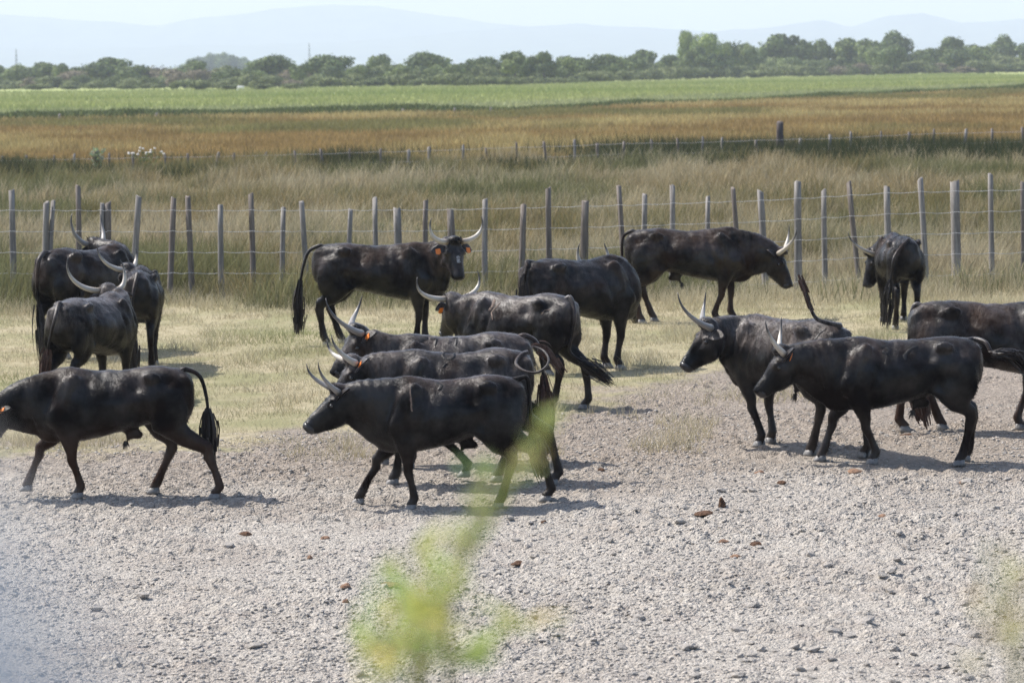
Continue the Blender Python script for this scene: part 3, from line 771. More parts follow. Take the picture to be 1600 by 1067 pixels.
def cow(sp):
    s, L = sp['s'], sp.get('L', 1.0)
    yaw = math.radians(sp['yaw'])
    root_loc = ground_at(*sp['c']); root_loc.z = float(gz(root_loc.x, root_loc.y)[0])
    R = Matrix.Rotation(yaw, 3, 'Z'); Ri = R.transposed()
    to_l = lambda p: Ri @ (Vector(p) - root_loc)
    to_w = lambda p: R @ Vector(p) + root_loc
    fat = sp.get('fat', 1.0)
    root = empty(sp.get('name', 'bull' if sp.get('bull') else 'cow'), root_loc, yaw)
    mb = MB()
    S = lambda x, y, z: Vector((x * L, y, z)) * s
    # trunk
    rows = [(-0.78, 1.03, 0.84, 0.085, .9), (-0.74, 1.125, 0.74, 0.15, .9), (-0.64, 1.175, 0.66, 0.205, .80), (-0.50, 1.195, 0.625, 0.238, .78),
            (-0.38, 1.20, 0.655, 0.242, .80), (-0.24, 1.180, 0.635, 0.245, .64), (-0.08, 1.163, 0.590, 0.272, .62), (0.10, 1.163, 0.548, 0.280, .60),
            (0.26, 1.185, 0.515, 0.270, .56), (0.38, 1.208, 0.51, 0.243, .50), (0.50, 1.190, 0.52, 0.210, .5), (0.60, 1.14, 0.55, 0.185, .55), (0.69, 1.04, 0.61, 0.14, .7), (0.74, 0.93, 0.70, 0.085, .9)]
    mb.loft([[Vector((p.x, p.y * fat, p.z)) for p in torso_ring(x * L * s, zt * s, zb * s, hw * s, tp)] for x, zt, zb, hw, tp in rows])
    for sd in (-1, 1):
        rot = Matrix.Rotation(math.radians(-24), 3, 'Y')
        mb.ball(S(0.40, sd * 0.165 * fat, 0.90), (0.125 * s, 0.062 * s, 0.27 * s), rot)          # shoulder blade
        mb.ball(S(0.47, sd * 0.175, 0.77), (0.13 * s, 0.075 * s, 0.13 * s))                         # point of shoulder
        mb.ball(S(-0.55, sd * 0.165, 0.83), (0.17 * s, 0.085 * s, 0.26 * s), Matrix.Rotation(math.radians(12), 3, 'Y'))   # thigh
        mb.ball(S(-0.40, sd * 0.195, 1.105), (0.095 * s, 0.040 * s, 0.055 * s))                       # hook bone
        mb.ball(S(-0.69, sd * 0.095, 1.05), (0.075 * s, 0.05 * s, 0.075 * s))                      # pin bone
    mb.ball(S(0.55, 0, 0.60), (0.16 * s, 0.10 * s, 0.10 * s))                                      # brisket
    if sp.get('bull'):
        mb.ball(S(-0.20, 0, 0.58), (0.10 * s, 0.035 * s, 0.055 * s), Matrix.Rotation(math.radians(-16), 3, 'Y'))
        mb.tube([S(-0.18, 0, 0.565), S(-0.14, 0, 0.525), S(-0.125, 0, 0.495)], [0.035 * s, 0.022 * s, 0.010 * s], 8)
        mb.ball(S(-0.52, 0, 0.60), (0.06 * s, 0.06 * s, 0.09 * s))
    # head frame
    poll_px = sp['poll']; Yp = root_loc.y + s * 0.95 * L * math.sin(yaw) + poll_px[2]
    poll = to_l(at(poll_px[0], poll_px[1], Yp))
    hl = 0.49 * s * sp.get('head', 1.0)
    mz = sp['muz']; d = Ri @ ray(mz[0], mz[1]); c0 = to_l((0, 0, CAMH)); d.normalize()
    oc = c0 - poll; b = d.dot(oc); disc = b * b - (oc.dot(oc) - hl * hl)
    t = -b + (mz[2] * math.sqrt(disc) if disc > 0 else 0)
    muz = c0 + d * t
    f = (muz - poll).normalized()
    u = Vector((0, 0, 1)) - f * f.z; u.normalize()
    u = Matrix.Rotation(math.radians(sp.get('hroll', 0)), 3, f) @ u
    l = u.cross(f)
    k = s * sp.get('head', 1.0)
    hs = [(-0.03, 0.055, 0.06), (0.02, 0.092, 0.095), (0.09, 0.128, 0.115), (0.17, 0.142, 0.120), (0.235, 0.142, 0.108), (0.31, 0.126, 0.086), (0.375, 0.102, 0.072), (0.43, 0.088, 0.071), (0.468, 0.078, 0.067), (0.495, 0.045, 0.042)]
    rings = []
    for tt, hh, hw in hs:
        cpt = poll + f * tt * k - u * (hh - 0.004) * k
        rings.append([cpt + u * hh * k * math.cos(q) + l * hw * k * math.sin(q) * (1.0 + 0.12 * math.cos(q)) for q in [2 * math.pi * i / 16 for i in range(16)]])
    mb.loft(rings)
    mb.ball(poll + f * 0.03 * k - u * 0.005 * k, (0.085 * k, 0.085 * k, 0.055 * k))     # curly poll
    for sd in (-1, 1):
        mb.ball(poll + f * 0.165 * k + l * sd * 0.088 * k - u * 0.035 * k, (0.034 * k,) * 3)  # brow
        mb.ball(poll + f * 0.23 * k + l * sd * 0.055 * k - u * 0.19 * k, (0.075 * k, 0.045 * k, 0.075 * k))  # jaw
    # neck
    n0 = S(0.42, 0, 0.90); n2 = poll - u * 0.105 * k + f * 0.05 * k
    dn = (n2 - n0); n1 = n0 + Vector((0.24 * s * L, 0, 0.05 * s)) * sp.get('nk', 1.0) + dn * 0.15
    pts, rad = [], []
    for i in range(9):
        q = i / 8; p = n0 * (1 - q) ** 2 + n1 * 2 * q * (1 - q) + n2 * q * q
        pts.append(p); hh = np.interp(q, [0, 0.35, 0.7, 1], [0.285, 0.245, 0.19, 0.125]); hw = np.interp(q, [0, 0.35, 0.7, 1], [0.185, 0.15, 0.118, 0.095])
        rad.append((hh * s, hw * s * fat))
    mb.tube(pts, rad, 18)
    # dewlap
    q0 = S(0.66, 0, 0.70); q1 = n2 - u * 0.03 * k + f * 0.08 * k
    mb.tube([q0 * (1 - i / 4) + q1 * (i / 4) + Vector((0, 0, -0.02 * s * math.sin(math.pi * i / 4))) for i in range(5)], [(0.14 * s, 0.08 * s), (0.12 * s, 0.06 * s), (0.10 * s, 0.05 * s), (0.08 * s, 0.045 * s), (0.07 * s, 0.05 * s)], 12)
    # legs
    hooves = []
    for key in ('FL', 'FR', 'HL', 'HR'):
        sd = 1 if key[1] == 'L' else -1
        spec = sp.get('legs', {}).get(key)
        y = sd * 0.135 * s; hx = LEGDEF[key] * L * s; lift = 0.0; bend = 0.0
        if spec is not None:
            if not isinstance(spec, tuple): spec = (spec,)
            px = spec[0]
            if px is not None:
                if abs(px) < 3: hx = hx + px * s
                else:
                    for _ in range(12):     # slide the hoof along the body axis until it stands at that picture column
                        e = px - project(to_w((hx, y, 0)))[0]
                        g = project(to_w((hx + 0.01, y, 0)))[0] - project(to_w((hx, y, 0)))[0]
                        if abs(g) < 0.3: break
                        hx += max(-0.2, min(0.2, 0.01 * e / g))
            if len(spec) > 1: lift = spec[1] * s
            if len(spec) > 2: bend = spec[2] * s
        hx = max(min(hx, LEGDEF[key] * L * s + 0.45 * s), LEGDEF[key] * L * s - 0.48 * s)
        wp = to_w((hx, y, 0)); z0 = float(gz(wp.x, wp.y)[0]) - root_loc.z + lift
        if key[0] == 'F':
            e0 = S(0.46, sd * 0.15, 0.86); e1 = S(0.40, sd * 0.158, 0.64) + Vector(((hx - LEGDEF[key] * L * s) * 0.18, 0, 0))
            fet = Vector((hx - 0.03 * s, y, z0 + 0.115 * s)); hf = Vector((hx + 0.015 * s, y, z0 + 0.03 * s))
            if bend: fet.x -= bend * 0.8; hf.x -= bend
            kn = e1.lerp(fet, 0.52) + Vector((0.028 * s + bend * 0.9, 0, 0.01 * s))
            can = kn.lerp(fet, 0.5); up = e1.lerp(kn, 0.55)
            mb.tube([e0, e1, up, kn + Vector((0, 0, 0.035 * s)), kn - Vector((0, 0, 0.03 * s)), can, fet, hf],
                    [(0.14 * s, 0.085 * s), (0.12 * s, 0.08 * s), (0.074 * s, 0.060 * s), (0.050 * s, 0.046 * s), (0.046 * s, 0.043 * s), (0.035 * s, 0.031 * s), (0.045 * s, 0.040 * s), (0.046 * s, 0.046 * s)], 12, Vector((1, 0, 0)))
        else:
            dd = hx - LEGDEF[key] * L * s
            h0 = S(-0.50, sd * 0.13, 0.98); st = S(-0.42, sd * 0.155, 0.68) + Vector((dd * 0.25, 0, 0))
            fet = Vector((hx - 0.035 * s, y, z0 + 0.115 * s)); hf = Vector((hx + 0.012 * s, y, z0 + 0.03 * s))
            hk = Vector((LEGDEF[key] * L * s - 0.115 * s + dd * 0.62 - bend, y * 0.97, z0 + (0.455 - 0.10 * abs(dd)) * s))
            if dd < -0.1: fet.x -= 0.02 * s; hf.z += 0.01 * s
            g1 = st.lerp(hk, 0.5) + Vector((0.018 * s, 0, 0.01 * s)); can = hk.lerp(fet, 0.5)
            mb.tube([h0, st, g1, hk + Vector((0.012 * s, 0, 0.05 * s)), hk - Vector((-0.008 * s, 0, 0.02 * s)), can, fet, hf],
                    [(0.20 * s, 0.10 * s), (0.155 * s, 0.092 * s), (0.092 * s, 0.068 * s), (0.062 * s, 0.048 * s), (0.056 * s, 0.042 * s), (0.037 * s, 0.033 * s), (0.046 * s, 0.041 * s), (0.046 * s, 0.046 * s)], 12, Vector((1, 0, 0)))
        hooves.append((key, fet, hf, z0))
    body_me = remesh(mb.mesh('body', None), sp.get('voxel', 0.0165) * s, 3, 0.5)
    # shallow uneven muscle and rib relief
    n = len(body_me.vertices); co = np.empty(n * 3, np.float32); body_me.vertices.foreach_get('co', co); co = co.reshape(-1, 3)
    # soften the joins: much on the trunk, little on the legs and the head
    ne = len(body_me.edges); ed = np.empty(ne * 2, np.int32); body_me.edges.foreach_get('vertices', ed); ed = ed.reshape(-1, 2)
    deg = np.bincount(ed.ravel(), minlength=n).astype(np.float64)
    hp = poll + f * 0.22 * k; dh = np.linalg.norm(co - np.array(hp), axis=1) / s
    wgt = np.clip((co[:, 2] / s - 0.40) / 0.22, 0.05, 1) * np.clip((dh - 0.26) / 0.14, 0.06, 1)
    co = co.astype(np.float64)
    for it in range(32):
        acc = np.stack([np.bincount(ed[:, 0], co[ed[:, 1], c_], n) + np.bincount(ed[:, 1], co[ed[:, 0], c_], n) for c_ in range(3)], 1) / deg[:, None]
        lam = 0.62 if it % 2 == 0 else -0.50
        co = co + (acc - co) * (lam * wgt)[:, None]
    co = co.astype(np.float32)
    body_me.vertices.foreach_set('co', co.ravel()); body_me.update()
    no = np.empty(n * 3, np.float32); body_me.vertices.foreach_get('normal', no); no = no.reshape(-1, 3)
    sd_ = int(sp['yaw'] * 7 + sp['c'][0]) % 997
    a = (fbm(co[:, 0] * 5 + co[:, 1] * 4, co[:, 2] * 5 + co[:, 1] * 3 + 9, sd_, 4) - 0.5) * 0.034
    rib = np.sin((co[:, 0] + 0.25 * co[:, 2]) * 48 / s) * 0.0025 * np.clip(1 - np.abs(co[:, 0] / s - 0.05) / 0.32, 0, 1) * np.clip((co[:, 2] / s - 0.6) * 4, 0, 1)
    fold = np.sin((co[:, 0] - 0.3 * co[:, 2]) * 70 / s + 3 * vnoise(co[:, 2] * 4, co[:, 0] * 2, 3)) * 0.004 * np.clip(1 - np.abs(co[:, 0] / s - 0.72) / 0.16, 0, 1) * (co[:, 2] > 0.6 * s)
    leg = np.clip((co[:, 2] / s - 0.45) * 4, 0.12, 1)
    xl, zl = co[:, 0] / (s * L), co[:, 2] / s
    gs = lambda v, c_, w_: np.exp(-((v - c_) / w_) ** 2)
    side_ = np.clip(np.abs(co[:, 1]) / s / 0.12, 0, 1)
    relief = -0.030 * gs(xl, -0.25, 0.075) * gs(zl, 1.03, 0.085) - 0.020 * gs(xl + 0.25 * (zl - 0.9), 0.22, 0.04) * gs(zl, 0.88, 0.2) - 0.022 * gs(xl - 0.1 * (zl - 0.8), -0.335, 0.05) * gs(zl, 0.74, 0.13) - 0.026 * gs(xl + 0.35 * (zl - 0.9), 0.575, 0.045) * gs(zl, 0.92, 0.17) + 0.014 * gs(xl + 0.3 * (zl - 0.9), 0.40, 0.035) * gs(zl, 0.98, 0.16) - 0.018 * gs(xl, -0.55, 0.07) * gs(zl, 1.06, 0.05)
    a = a + 1.35 * relief * side_
    body_me.vertices.foreach_set('co', (co + no * ((a + rib + fold) * leg * s)[:, None]).ravel())
    body_me.update()
    body_me.polygons.foreach_set('use_smooth', np.ones(len(body_me.polygons), dtype=bool))
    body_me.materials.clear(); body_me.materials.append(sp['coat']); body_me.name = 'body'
    body = mesh_obj('body', body_me, root)
    # short lying hair, so that the coat breaks up the light
    npoly = len(body_me.polygons); pc = np.empty(npoly * 3, np.float32); body_me.polygons.foreach_get('center', pc); pc = pc.reshape(-1, 3)
    pn = np.empty(npoly * 3, np.float32); body_me.polygons.foreach_get('normal', pn); pn = pn.reshape(-1, 3)
    g = np.random.default_rng(sd_); pick = g.choice(npoly, min(npoly, 15000), replace=False); q, nn = pc[pick], pn[pick]
    flow = np.array([[-0.75, 0.0, -0.65]]) + g.normal(0, 0.22, (len(q), 3)); flow -= nn * np.sum(flow * nn, 1)[:, None]
    flow /= np.linalg.norm(flow, axis=1)[:, None] + 1e-6
    sidev = np.cross(nn, flow); hl_ = g.uniform(0.018, 0.036, len(q))[:, None] * s * np.clip(q[:, 2:3] / s * 1.4, 0.45, 1.0); q = q + g.normal(0, 0.006, q.shape)
    b0_ = q - nn * 0.002; wv_ = sidev * g.uniform(0.0022, 0.0042, (len(q), 1)) * s
    tip_ = q + flow * hl_ + nn * (g.uniform(0.003, 0.011, (len(q), 1)) * s)
    hv = np.stack([b0_ + wv_, b0_ - wv_, tip_], 1).reshape(-1, 3)
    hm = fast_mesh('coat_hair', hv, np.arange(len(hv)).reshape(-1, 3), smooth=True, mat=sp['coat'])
    cn = np.repeat(nn + g.normal(0, 0.10, nn.shape), 3, 0); cn /= np.linalg.norm(cn, axis=1)[:, None]
    hm.normals_split_custom_set_from_vertices(cn.tolist())      # hair lies along the hide and takes its light
    ho = mesh_obj('coat_hair', hm, body); ho['kind'] = 'stuff'
    # hooves: two claws each
    for key, fet, hf, z0 in hooves:
        hb = MB()
        for sg in (-1, 1):
            o = Vector((0, sg * 0.024 * s, 0))
            base = Vector((hf.x - 0.012 * s, hf.y, z0)) + o; top = Vector((hf.x - 0.02 * s, hf.y, z0 + 0.058 * s)) + o * 0.8
            n_ = 10; ring = lambda c_, a_, b_, fw: [c_ + Vector((a_ * math.cos(q) + (fw if math.cos(q) > 0 else 0) * math.cos(q), b_ * math.sin(q), 0)) for q in [2 * math.pi * i / n_ for i in range(n_)]]
            hb.loft([ring(base, 0.046 * s, 0.024 * s, 0.026 * s), ring(base + Vector((-0.003 * s, 0, 0.02 * s)), 0.046 * s, 0.025 * s, 0.02 * s), ring(top, 0.037 * s, 0.022 * s, 0.004 * s)])
        hb.build('hoof', sp.get('hoofmat', M['hoof']), root)
    if sp.get('plain'):
        return root
    # horns
    for sd, key in ((1, 'hornL'), (-1, 'hornR')):
        h = sp[key]
        bs = poll + f * 0.045 * k + l * sd * 0.082 * k - u * 0.030 * k
        bw = to_w(bs); lw = R @ l * sd
        tip = to_l(at(h[0], h[1], bw.y + lw.y * 0.20 * s + h[2]))
        out = h[3] if len(h) > 3 else 0.17
        v = tip - bs; ln = v.length
        c1 = bs + l * sd * out * s * 0.95 + u * 0.01 * s
        c2 = tip - Vector((0, 0, 1)) * ln * 0.42 + l * sd * (h[4] if len(h) > 4 else 0.05) * s
        pts = [bs * (1 - q) ** 3 + c1 * 3 * q * (1 - q) ** 2 + c2 * 3 * q * q * (1 - q) + tip * q ** 3 for q in [i / 14 for i in range(15)]]
        hb = MB(); rad = [max(0.004, 0.040 * (1 - (i / 14) ** 1.35) + 0.004) * s * sp.get('hornw', 0.78) for i in range(15)]
        hb.tube(pts, rad, 10, u)
        me = hb.mesh('horn', M[h[5]] if len(h) > 5 else M[sp.get('horn', 'horn_pale')])
        at_ = me.attributes.new('tint', 'FLOAT_COLOR', 'POINT')
        at_.data.foreach_set('color', np.repeat(np.array([[i / 14.0] * 3 + [1.0] for i in range(15)], np.float32), 10, axis=0).ravel())
        mesh_obj('horn', me, root)
    # ears with tags
    for sd, key in ((1, 'earL'), (-1, 'earR')):
        eb = poll + f * 0.105 * k + l * sd * 0.095 * k - u * 0.075 * k
        ed = sp.get(key, (0.95, -0.30, -0.12))           # along l, f, u
        ex = (l * sd * ed[0] + f * ed[1] + u * ed[2]).normalized()
        side = (ex.cross(u)).normalized() if abs(ex.dot(u)) < 0.95 else f
        nrm = side.cross(ex).normalized()
        em = MB(); rings = []
        for q, w_ in ((0.0, 0.028), (0.2, 0.046), (0.5, 0.060), (0.78, 0.045), (0.93, 0.024), (1.0, 0.006)):
            c_ = eb + ex * q * 0.175 * k - nrm * 0.035 * k * q * q
            ring = []
            for i in range(10):
                th = 2 * math.pi * i / 10
                off = side * w_ * k * math.cos(th) + nrm * (0.010 * k * math.sin(th) + 0.30 * w_ * k * (math.cos(th) ** 2))
                ring.append(c_ + off)
            rings.append(ring)
        em.loft(rings)
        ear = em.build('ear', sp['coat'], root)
        if sp.get('tags', True):
            tg = MB(); tcn = eb + ex * 0.095 * k - nrm * 0.012 * k - Vector((0, 0, 0.012 * k))
            fw = (R.transposed() @ Vector((0, -1, 0)))
            a1 = ex; a2 = (side if side.z < 0 else -side)
            nn = a1.cross(a2).normalized()
            if nn.dot(fw) < 0: nn = -nn
            vs = []
            for off in (0.020, 0.026):
                for (i_, j_) in ((-0.026, -0.02), (0.026, -0.02), (0.03, 0.035), (0.0, 0.05), (-0.03, 0.035)):
                    vs.append(tcn + a1 * i_ * k + a2 * j_ * k + nn * off * k)
            tg.add(vs, [(4, 3, 2, 1, 0), (5, 6, 7, 8, 9)] + [(i, (i + 1) % 5, 5 + (i + 1) % 5, 5 + i) for i in range(5)])
            tg.build('ear_tag', M['tag'], ear, smooth=False)
    # eyes, nostrils, muzzle pad
    for sd in (-1, 1):
        eb = MB(); eb.ball(poll + f * 0.178 * k + l * sd * 0.114 * k - u * 0.062 * k, (0.021 * k,) * 3); eb.build('eye', M['eye'], root)
    nb = MB()
    rings = []
    for tt, hh, hw in ((0.440, 0.070, 0.070), (0.465, 0.070, 0.070), (0.488, 0.058, 0.058), (0.502, 0.030, 0.034)):
        cpt = poll + f * tt * k - u * (0.070) * k
        rings.append([cpt + u * hh * k * math.cos(q) + l * hw * k * math.sin(q) for q in [2 * math.pi * i / 16 for i in range(16)]])
    nb.loft(rings)
    muzo = nb.build('muzzle', M['nose'], root)
    for sd in (-1, 1):
        q = MB(); q.ball(poll + f * 0.487 * k + l * sd * 0.036 * k - u * 0.046 * k, (0.013 * k, 0.013 * k, 0.013 * k)); q.build('nostril', M['eye'], muzo)
    # poll curls
    cv, cf = [], []
    r_ = random.Random(sd_)
    for i in range(150):
        a1, a2 = r_.uniform(-1, 1), r_.uniform(-0.3, 1)
        p = poll + l * a1 * 0.085 * k + f * (0.02 + 0.05 * a2) * k + u * (0.03 - 0.02 * abs(a1)) * k
        dv = (u * r_.uniform(0.4, 1) + l * r_.uniform(-0.7, 0.7) + f * r_.uniform(-0.3, 0.9)).normalized() * r_.uniform(0.025, 0.055) * k
        wv = Vector((r_.uniform(-1, 1), r_.uniform(-1, 1), r_.uniform(-1, 1))).normalized() * 0.007 * k
        b_ = len(cv); cv += [p - wv, p + wv, p + dv]; cf.append((b_, b_ + 1, b_ + 2))
    mesh_obj('forelock', fast_mesh('forelock', np.array([tuple(v) for v in cv]), np.array(cf), mat=M['tuft'] if sp.get('bull') else sp['coat']), root)
    # tail
    T = S(-0.70, 0, 1.145)
    Tw = to_w(T); pts = [T + Vector((0.05 * s, 0, -0.01 * s)), T + Vector((-0.01 * s, 0, 0.012 * s))]
    for p in sp['tail']:
        pts.append(to_l(at(p[0], p[1], Tw.y - 0.17 * s * max(0, math.sin(yaw)) + (p[2] if len(p) > 2 else 0))))
    path = catmull(pts, 6); n_ = len(path); tb = MB()
    thick = sp.get('tailw', 1.0)
    tb.tube(path, [(np.interp(i / (n_ - 1), [0, 0.08, 0.25, 0.7, 1], [0.040, 0.031, 0.022, 0.014, 0.006])) * s * thick for i in range(n_)], 10, Vector((0.3, 0.9, 0.1)))
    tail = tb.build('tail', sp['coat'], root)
    tm = sp.get('tuft', 'tuft'); t0 = sp.get('tuft0', 0.62); spread = sp.get('spread', 1.0)
    tv, tf = [], []
    i0 = int(n_ * t0)
    for i in range(sp.get('ntuft', 200)):
        a = r_.randint(i0, n_ - 2); p = path[a].copy(); off = Vector((r_.gauss(0, 1), r_.gauss(0, 1), r_.gauss(0, 1))) * 0.011 * s
        wv = Vector((r_.uniform(-1, 1), r_.uniform(-1, 1), r_.uniform(-0.3, 0.3))).normalized() * 0.010 * s
        seg = r_.randint(3, 6); prev = None
        for j in range(seg + 1):
            ii = min(a + j * 2, n_ - 1); q = path[ii] + off * (1 + 1.6 * spread * math.sin(math.pi * min(1, (ii - i0) / (n_ - i0) * 0.85))) * 1.3
            if ii == n_ - 1: q = q + (path[-1] - path[-3]).normalized() * r_.uniform(0, 0.10) * s + Vector((0, 0, -0.02 * s * r_.random()))
            w_ = wv * (1 - j / (seg + 0.3)); b_ = len(tv); tv += [q - w_, q + w_]
            if prev is not None: tf.append((prev, prev + 1, b_ + 1, b_))
            prev = b_
            if ii == n_ - 1: break
    mesh_obj('tail_tuft', fast_mesh('tail_tuft', np.array([tuple(v) for v in tv]), np.array(tf), smooth=True, mat=M[tm]), tail)
    if sp.get('bull'):
        tv, tf = [], []
        for i in range(40):
            p = S(-0.128, 0, 0.505) + Vector((r_.gauss(0, .008), r_.gauss(0, .008), 0)); q = p + Vector((r_.gauss(0.01, 0.02), r_.gauss(0, 0.015), -r_.uniform(0.04, 0.1))) * s
            b_ = len(tv); tv += [p - Vector((.005, 0, 0)), p + Vector((.005, 0, 0)), q]; tf.append((b_, b_ + 1, b_ + 2))
        mesh_obj('belly_tuft', fast_mesh('belly_tuft', np.array([tuple(v) for v in tv]), np.array(tf), mat=M['tuft']), root)
    # brands and scars burnt in the hide
    if sp.get('marks'):
        bvh = BVHTree.FromPolygons([v.co.copy() for v in body_me.vertices], [tuple(p.vertices) for p in body_me.polygons])
        for name, mat, width, px in sp['marks']:
            P, Nn = [], []
            dense = []
            for i in range(len(px) - 1):
                for j in range(6): dense.append((px[i][0] + (px[i + 1][0] - px[i][0]) * j / 6, px[i][1] + (px[i + 1][1] - px[i][1]) * j / 6))
            dense.append(px[-1])
            for x, y in dense:
                hit = bvh.ray_cast(c0, (Ri @ ray(x, y)).normalized())
                if hit[0] is not None: P.append(hit[0]); Nn.append(hit[1])
            if len(P) < 3: continue
            mv, mf = [], []
            for i, (p, nn) in enumerate(zip(P, Nn)):
                tg = (P[min(i + 1, len(P) - 1)] - P[max(i - 1, 0)]).normalized(); bi = nn.cross(tg).normalized()
                w_ = width * (0.75 + 0.5 * r_.random()) * (0.45 if i in (0, len(P) - 1) else 1)
                for sg in (-1, 1):
                    q = p + bi * sg * w_
                    nr = bvh.find_nearest(q); mv.append(nr[0] + nr[1] * 0.003)
                mv.append(p + nn * 0.009)
                if i:
                    b_ = len(mv) - 6; mf += [(b_, b_ + 2, b_ + 5, b_ + 3), (b_ + 2, b_ + 1, b_ + 4, b_ + 5)]
            mesh_obj(name, fast_mesh(name, np.array([tuple(v) for v in mv]), np.array(mf), smooth=True, mat=M[mat]), root)
    if REPORT:
        for nm, p in (('tailhead', S(-.70, 0, 1.165)), ('withers', S(.38, 0, 1.215)), ('rump', S(-.78, 0, .93)), ('chest', S(.74, 0, .8))):
            a_ = project(to_w(p)); print('COW', sp['c'], nm, '%d %d' % (a_[0], a_[1]))
        print('COW head len', (muz - poll).length, 'f', tuple(round(v, 2) for v in R @ f), 'disc', round(disc, 3), 'horn', round(v.length, 2) if False else '')
    return root
REPORT = False
COATS = {}
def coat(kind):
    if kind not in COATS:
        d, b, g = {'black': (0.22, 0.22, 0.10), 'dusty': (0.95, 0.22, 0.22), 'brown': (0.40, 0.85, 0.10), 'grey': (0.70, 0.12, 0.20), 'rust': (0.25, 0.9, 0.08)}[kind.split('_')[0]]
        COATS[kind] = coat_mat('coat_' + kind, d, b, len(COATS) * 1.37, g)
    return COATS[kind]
def oval(cx, cy, rx, ry, n=16): return [(cx + rx * math.cos(2 * math.pi * i / n), cy + ry * math.sin(2 * math.pi * i / n)) for i in range(n + 1)]

